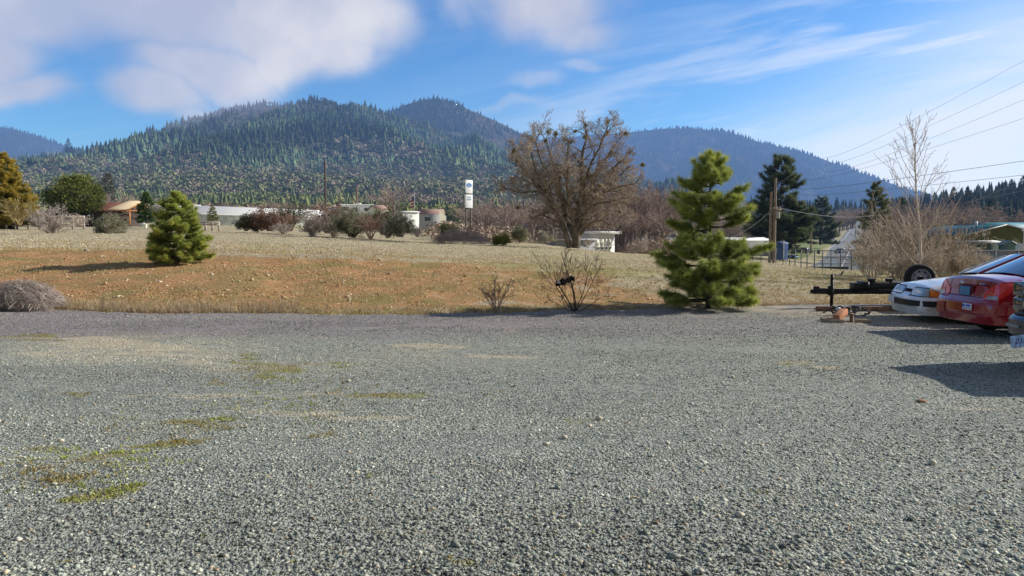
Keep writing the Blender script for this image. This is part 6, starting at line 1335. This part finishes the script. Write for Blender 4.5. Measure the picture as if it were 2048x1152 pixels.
for s_ in (-1, 1):
    m = MB(); m.box((1.35, s_*.865, .60), (.010,.012,.60)); m.box((2.35, s_*.868, .60), (.010,.012,.60)); m.build('door_gap', DARKIN, rc)
    m = MB(); m.box((3.05, s_*.93, 1.03), (.14,.17,.12), taper=.8); m.build('wing_mirror', RP, rc, bevel=.03)
    m = MB(); m.box((1.75, s_*.875, .84), (.16,.03,.03)); m.build('door_handle', RP, rc, bevel=.01)

# --- black pickup, nose toward the left, only its far front corner in frame
BP = paint('black_paint', (.016,.017,.019), .2); pk = thing('black_pickup', 'black pickup truck cut by the right edge of the frame, nearest of the parked vehicles', 'pickup truck', (6.55, 9.02, 0), math.radians(0))
st = [(.10,.80,.52,1.00,1.02),(.13,.90,.48,1.06,1.09),(.2,.94,.45,1.10,1.14),(.6,.96,.42,1.13,1.18),(1.3,.965,.42,1.16,1.21),(1.6,.965,.40,1.18,1.20),(3.6,.965,.40,1.20,1.20),(4.0,.965,.42,1.22,1.22),(5.6,.96,.45,1.22,1.22),(5.75,.90,.50,1.15,1.15)]
m = car_loft(dense(st, 4)); body = m.build('body', BP, pk); cut_wheels(body, (1.02, 4.55), .88, .46)
for x_ in (1.02, 4.55):
    for s_ in (-1, 1): wheel(pk, x_, s_*.83, .40, .27)
m = MB(); m.box((2.9,0,.50),(5.2,1.3,.2)); m.build('underbody', DARKIN, pk)
greenhouse(pk, (1.45, 3.75, .86, .86), (2.15, 3.55, .70, .70), 1.19, 1.78, BP)
CHD = M('dark_chrome', (.07,.07,.075), .35, metal=.8)
m = MB(); m.box((.085,0,.87),(.06,1.26,.42)); m.build('grille', DARKIN, pk, bevel=.02)
m = MB(); m.box((.045,0,.88),(.05,1.22,.10)); m.build('grille_bar', CHD, pk, bevel=.015)
m = MB(); m.box((.055,0,.665),(.07,1.5,.04)); m.build('grille_surround', CHD, pk, bevel=.012)
for s_ in (-1, 1):
    m = MB(); m.box((.12, s_*.77, .98), (.07,.26,.19)); m.build('headlamp', M('dark_lamp', (.04,.045,.05), .08, coat=1, spec=.9), pk, bevel=.02)
    m = MB(); m.box((.12, s_*.77, .78), (.06,.26,.17)); m.build('headlamp_housing', M('dark_lamp', (.04,.045,.05), .08, coat=1, spec=.9), pk, bevel=.02)
    m = MB(); m.tube([(.075, s_*.64, .68),(.075, s_*.64, 1.07)], .014, 5); m.build('lamp_trim', CHR, pk)
    m = MB(); m.box((1.75, s_*1.08, 1.32), (.14,.22,.26), taper=.9); m.build('wing_mirror', BP, pk, bevel=.03)
pn = curve([(.55,-.99),(.2,-.97),(.02,-.88),(-.06,-.6),(-.09,0),(-.06,.6),(.02,.88),(.2,.97),(.55,.99)], 30)
m = strip(pn, .40, .61, .02); m.build('bumper', M('black_bumper', (.03,.035,.045), .35, coat=.6), pk, smooth='auto', bevel=.02)
m = strip(pn, .61, .645, .01, .04); m.build('bumper_step', M('black_bumper', (.03,.035,.045), .35, coat=.6), pk, smooth='auto')
for y_ in (-.62, .62): m = MB(); m.box((-.075, y_, .515), (.03,.30,.04), rz=.12*(-1 if y_ > 0 else 1)); m.build('marker_lamp', M('marker', (.26,.26,.24), .4), pk, bevel=.008)
plate(pk, -.11, .44, .335, .31, .155, M('plate_mural', (.42,.55,.68), .5, noise=(22,.4)), M('plate_ink2', (.03,.03,.20), .6), text='ZU', tilt=-.22, size=.10)
m = MB(); m.box((-.10,.44,.40),(.02,.30,.03)); m.build('plate_bracket', BLK, pk)
m = MB(); m.box((4.85,0,.98),(1.7,1.55,.46)); m.build('bed_well', DARKIN, pk)

# --- flatbed trailer behind the white car
TR = M('trailer_black', (.018,.018,.020), .45, noise=(8,.3)); tl = thing('flatbed_trailer', 'black flatbed trailer with a raised jack, a spare wheel and its tongue pointing left', 'trailer', (7.1, 17.4, 0))
m = MB(); m.box((.95,0,.40),(1.75,.11,.12)); m.build('tongue', TR, tl, bevel=.008)
m = MB(); m.box((.06,0,.41),(.34,.15,.13), taper=.8); m.tube([(-.16,0,.40),(-.05,0,.40)], .045, 8); m.box((-.02,0,.49),(.14,.05,.05)); m.build('coupler', TR, tl, bevel=.01)
m = MB(); m.tube([(.30,-.09,.03),(.30,-.09,.80)], .036, 10); m.box((.30,-.09,.02),(.16,.16,.03)); m.box((.30,-.04,.42),(.12,.10,.22)); jk = m.build('jack', TR, tl)
m = MB(); m.tube([(.30,-.09,.80),(.50,-.09,.79)], .013, 6); m.build('crank', M('crank_steel', (.5,.5,.5), .4, metal=.7), jk); m = MB(); m.tube([(.50,-.09,.79),(.56,-.09,.88)], .017, 6); m.build('crank_grip', BLK, jk)
for s_ in (-1, 1): m = MB(); m.tube([(.75,0,.42),(2.5,s_*.75,.42)], .055, 4); m.build('drawbar', TR, tl)
m = MB(); m.box((1.55,-.02,.53),(1.5,.30,.14)); m.build('tool_beam', TR, tl, bevel=.01)
m = MB(); m.box((1.05,-.02,.55),(.06,.5,.16)); m.build('headboard', TR, tl)
for x_ in (1.22, 1.62): m = MB(); m.lathe([(0,.56),(.075,.56),(.08,.67),(.095,.675),(.095,.70),(0,.70)], (x_,-.08,0), 14); m.build('stake_cup', TR, tl, smooth='auto')
m = MB(); m.box((4.3,0,.50),(4.2,2.0,.12)); m.build('frame', TR, tl)
for i in range(9): m = MB(); m.box((4.25,-.9+i*.225,.58),(4.4,.21,.04)); m.build('deck_board', M('deck_wood', (.50,.42,.34), .9, noise=(3,.25)), tl)
m = MB(); m.box((1.75,-.02,.615),(.9,.26,.03)); m.build('deck_board', M('deck_wood', (.50,.42,.34), .9, noise=(3,.25)), tl)
m = MB(); m.box((1.55,-.182,.44),(.05,.02,.05)); m.build('reflector', M('orange_reflector', (.7,.16,.03), .3, coat=1), tl, bevel=.005)
for x_ in (3.9, 4.7):
    for s_ in (-1, 1): wheel(tl, x_, s_*1.12, .32, .2)
sw = MB(); r = .335; w_ = .2; c = (0,0,0)
sp_ = bpy.data.objects.new('spare_wheel', None); COL.objects.link(sp_); sp_.parent = tl; sp_.location = (2.36,-.02,.70); sp_.rotation_euler = (0,0,-.12)
sw.lathe([(r*.66,-w_/2),(r*.9,-w_/2),(r*.97,-w_/2+.02),(r,-w_/2+.05),(r,w_/2-.05),(r*.97,w_/2-.02),(r*.9,w_/2),(r*.66,w_/2)], c, 36, 'y'); sw.build('tyre', TYRE, sp_, smooth='auto')
WR = M('white_rim', (.36,.36,.40), .5); sw = MB(); sw.lathe([(r*.67,-w_/2+.0),(r*.60,-w_/2+.01),(r*.57,-.02),(r*.40,-.045),(r*.36,-.03),(r*.2,-.03)], c, 32, 'y')
sw.build('rim', WR, sp_, smooth='auto')
sw = MB()
for i in range(8): a = i*PI/4+.2; sw.box((math.cos(a)*r*.49,-.052,math.sin(a)*r*.49), (.035,.02,.022), ry=-a)
sw.box((0,-.035,0),(.12,.05,.09)); sw.build('rim_holes', DARKIN, sp_)

# timber, blocks and the strap bundle on the gravel
WD = M('weathered_timber', (.22,.14,.10), .9, noise=(7,.35), bump=(20,.4,.004)); OR_ = M('orange_timber', (.50,.22,.12), .85, noise=(7,.22), bump=(25,.3,.004)); PALEW = M('pale_timber', (.46,.35,.25), .9, noise=(8,.25))
def beam(name, label, loc, size, rz, mat, rx=0, ry=0, cat='timber'):
    m = MB(); m.box((0,0,0), size); o = m.build(name, mat, loc=loc, bevel=.008); o.rotation_euler = (rx, ry, rz); tag(o, label, cat)
    e = MB()
    return o
beam('timber_beam', 'long brown timber beam lying on the gravel in front of the trailer', (7.80, 16.75, .06), (1.95,.11,.10), .0, WD)
beam('wood_post', 'orange brown square post lying tilted on top of the wood pieces', (6.40, 14.55, .15), (.44,.13,.12), .80, OR_, ry=-.22)
beam('wood_board', 'short grey brown board lowest left of the wood pile', (6.22, 14.45, .045), (.42,.10,.075), -.42, PALEW)
beam('wood_board', 'pale wood offcut lying behind the orange post', (6.24, 14.72, .05), (.30,.08,.06), -.25, PALEW)
beam('wood_board', 'pointed pale wood offcut at the right of the pile', (6.80, 14.45, .045), (.30,.10,.055), -.2, PALEW)
beam('wood_board', 'dark brown board standing on edge behind the orange post', (6.62, 14.55, .09), (.22,.06,.17), 1.1, WD)
sb = thing('strap_bundle', 'tangled black straps with a grey buckle lying left of the white car', 'straps', (7.1, 15.75, .02)); r2 = np.random.RandomState(6)
for i in range(9):
    cx_, cy_ = r2.uniform(-.35, .35), r2.uniform(-.15, .15); R_ = r2.uniform(.05, .13); ph = r2.rand()*6; m = MB()
    m.tube([(cx_+R_*1.6*math.cos(ph+t), cy_+R_*math.sin(ph+t), .05+.06*math.sin(t*1.3+i)+.02*i*.5) for t in np.linspace(0, 5.2, 20)], .016, 5); m.build('strap', M('strap_grey', (.10,.10,.115), .45) if i % 3 == 0 else BLK, sb, smooth=True)
m = MB(); m.box((-.22,-.04,.13),(.15,.07,.07), rz=.5); m.build('buckle', M('buckle', (.62,.60,.58), .35, metal=.4), sb, bevel=.015)

# far traffic
def far_car(name, label, px, pyb, Y, w, h, L, col, front=False, rz=0, cat='car'):
    b = P(px, pyb, Y); b.z = H(b.x, Y) + .2; o = thing(name, label, cat, tuple(b), rz); pm = M('farpaint'+str(col), col, .3, haze=True, coat=.6)
    m = MB(); m.box((0,L/2,h*.38),(w,L,h*.42)); m.build('body', pm, o, bevel=.12)
    m = MB(); m.box((0,L*.5,h*.77),(w*.88,L*.55,h*.38), taper=.84); m.build('cabin', pm, o, bevel=.06)
    m = MB(); m.box((0,L*.215,h*.77),(w*.72,.05,h*.24), rx=-.28); m.build('rear_window' if not front else 'windscreen', GLASSD, o)
    for s_ in (-1, 1):
        m = MB(); m.box((s_*w*.415,L*.5,h*.77),(.04,L*.42,h*.22)); m.build('side_window', GLASSD, o)
        for y_ in (L*.18, L*.8): m = MB(); m.lathe([(0,-.1),(.33,-.1),(.35,0),(.33,.1),(0,.1)], (s_*w*.46,y_,.33), 12, 'x'); m.build('wheel', M('tyre_far', (.03,.03,.03), .9, haze=True), o)
        m = MB(); m.box((s_*w*.38,-.02,h*.45),(w*.16,.06,h*.1)); m.build('headlamp' if front else 'tail_lamp', M('farlamp'+str(front), (.85,.85,.8) if front else (.35,.02,.02), .3, haze=True), o)
far_car('silver_car', 'silver hatchback driving away in the right lane of the road', 1688, 508, 210, 1.9, 1.55, 4.2, (.62,.64,.66))
far_car('dark_car', 'dark red car with lit pale front coming from the forecourt', 1621, 508, 195, 1.9, 1.45, 4.2, (.09,.04,.05), True, rz=.5)
far_car('blue_car', 'small bright blue car parked right of the blue shed', 1593, 512, 150, 1.15, .75, 2.0, (.05,.22,.55), True, rz=.5)
mb = MB(); b = P(1573, 528, 100); mb.lathe([(0,0),(.14,0),(.17,.1),(.15,.25),(0,.3)], tuple(b), 10); tag(mb.build('white_drum', M('white_bucket', (.85,.84,.72), .5), smooth='auto'), 'small white bollard cap on the forecourt behind the fence', 'bollard')
po2, _, _ = pole('white_post', 'white post in front of the blue shed', 1567, 510, 480, 112, r=.07, mat=M('white_pole', (.6,.6,.6), .5, haze=True), cat='post')
mb = MB(); b = P(1637, 508, 178); mb.lathe([(0,0),(.32,0),(.36,.9),(.38,.95),(0,1.0)], tuple(b), 12); tag(mb.build('litter_bin', M('dark_bin', (.08,.10,.08), .7, haze=True), smooth='auto'), 'dark green bin beside the road right of the dark car', 'bin')
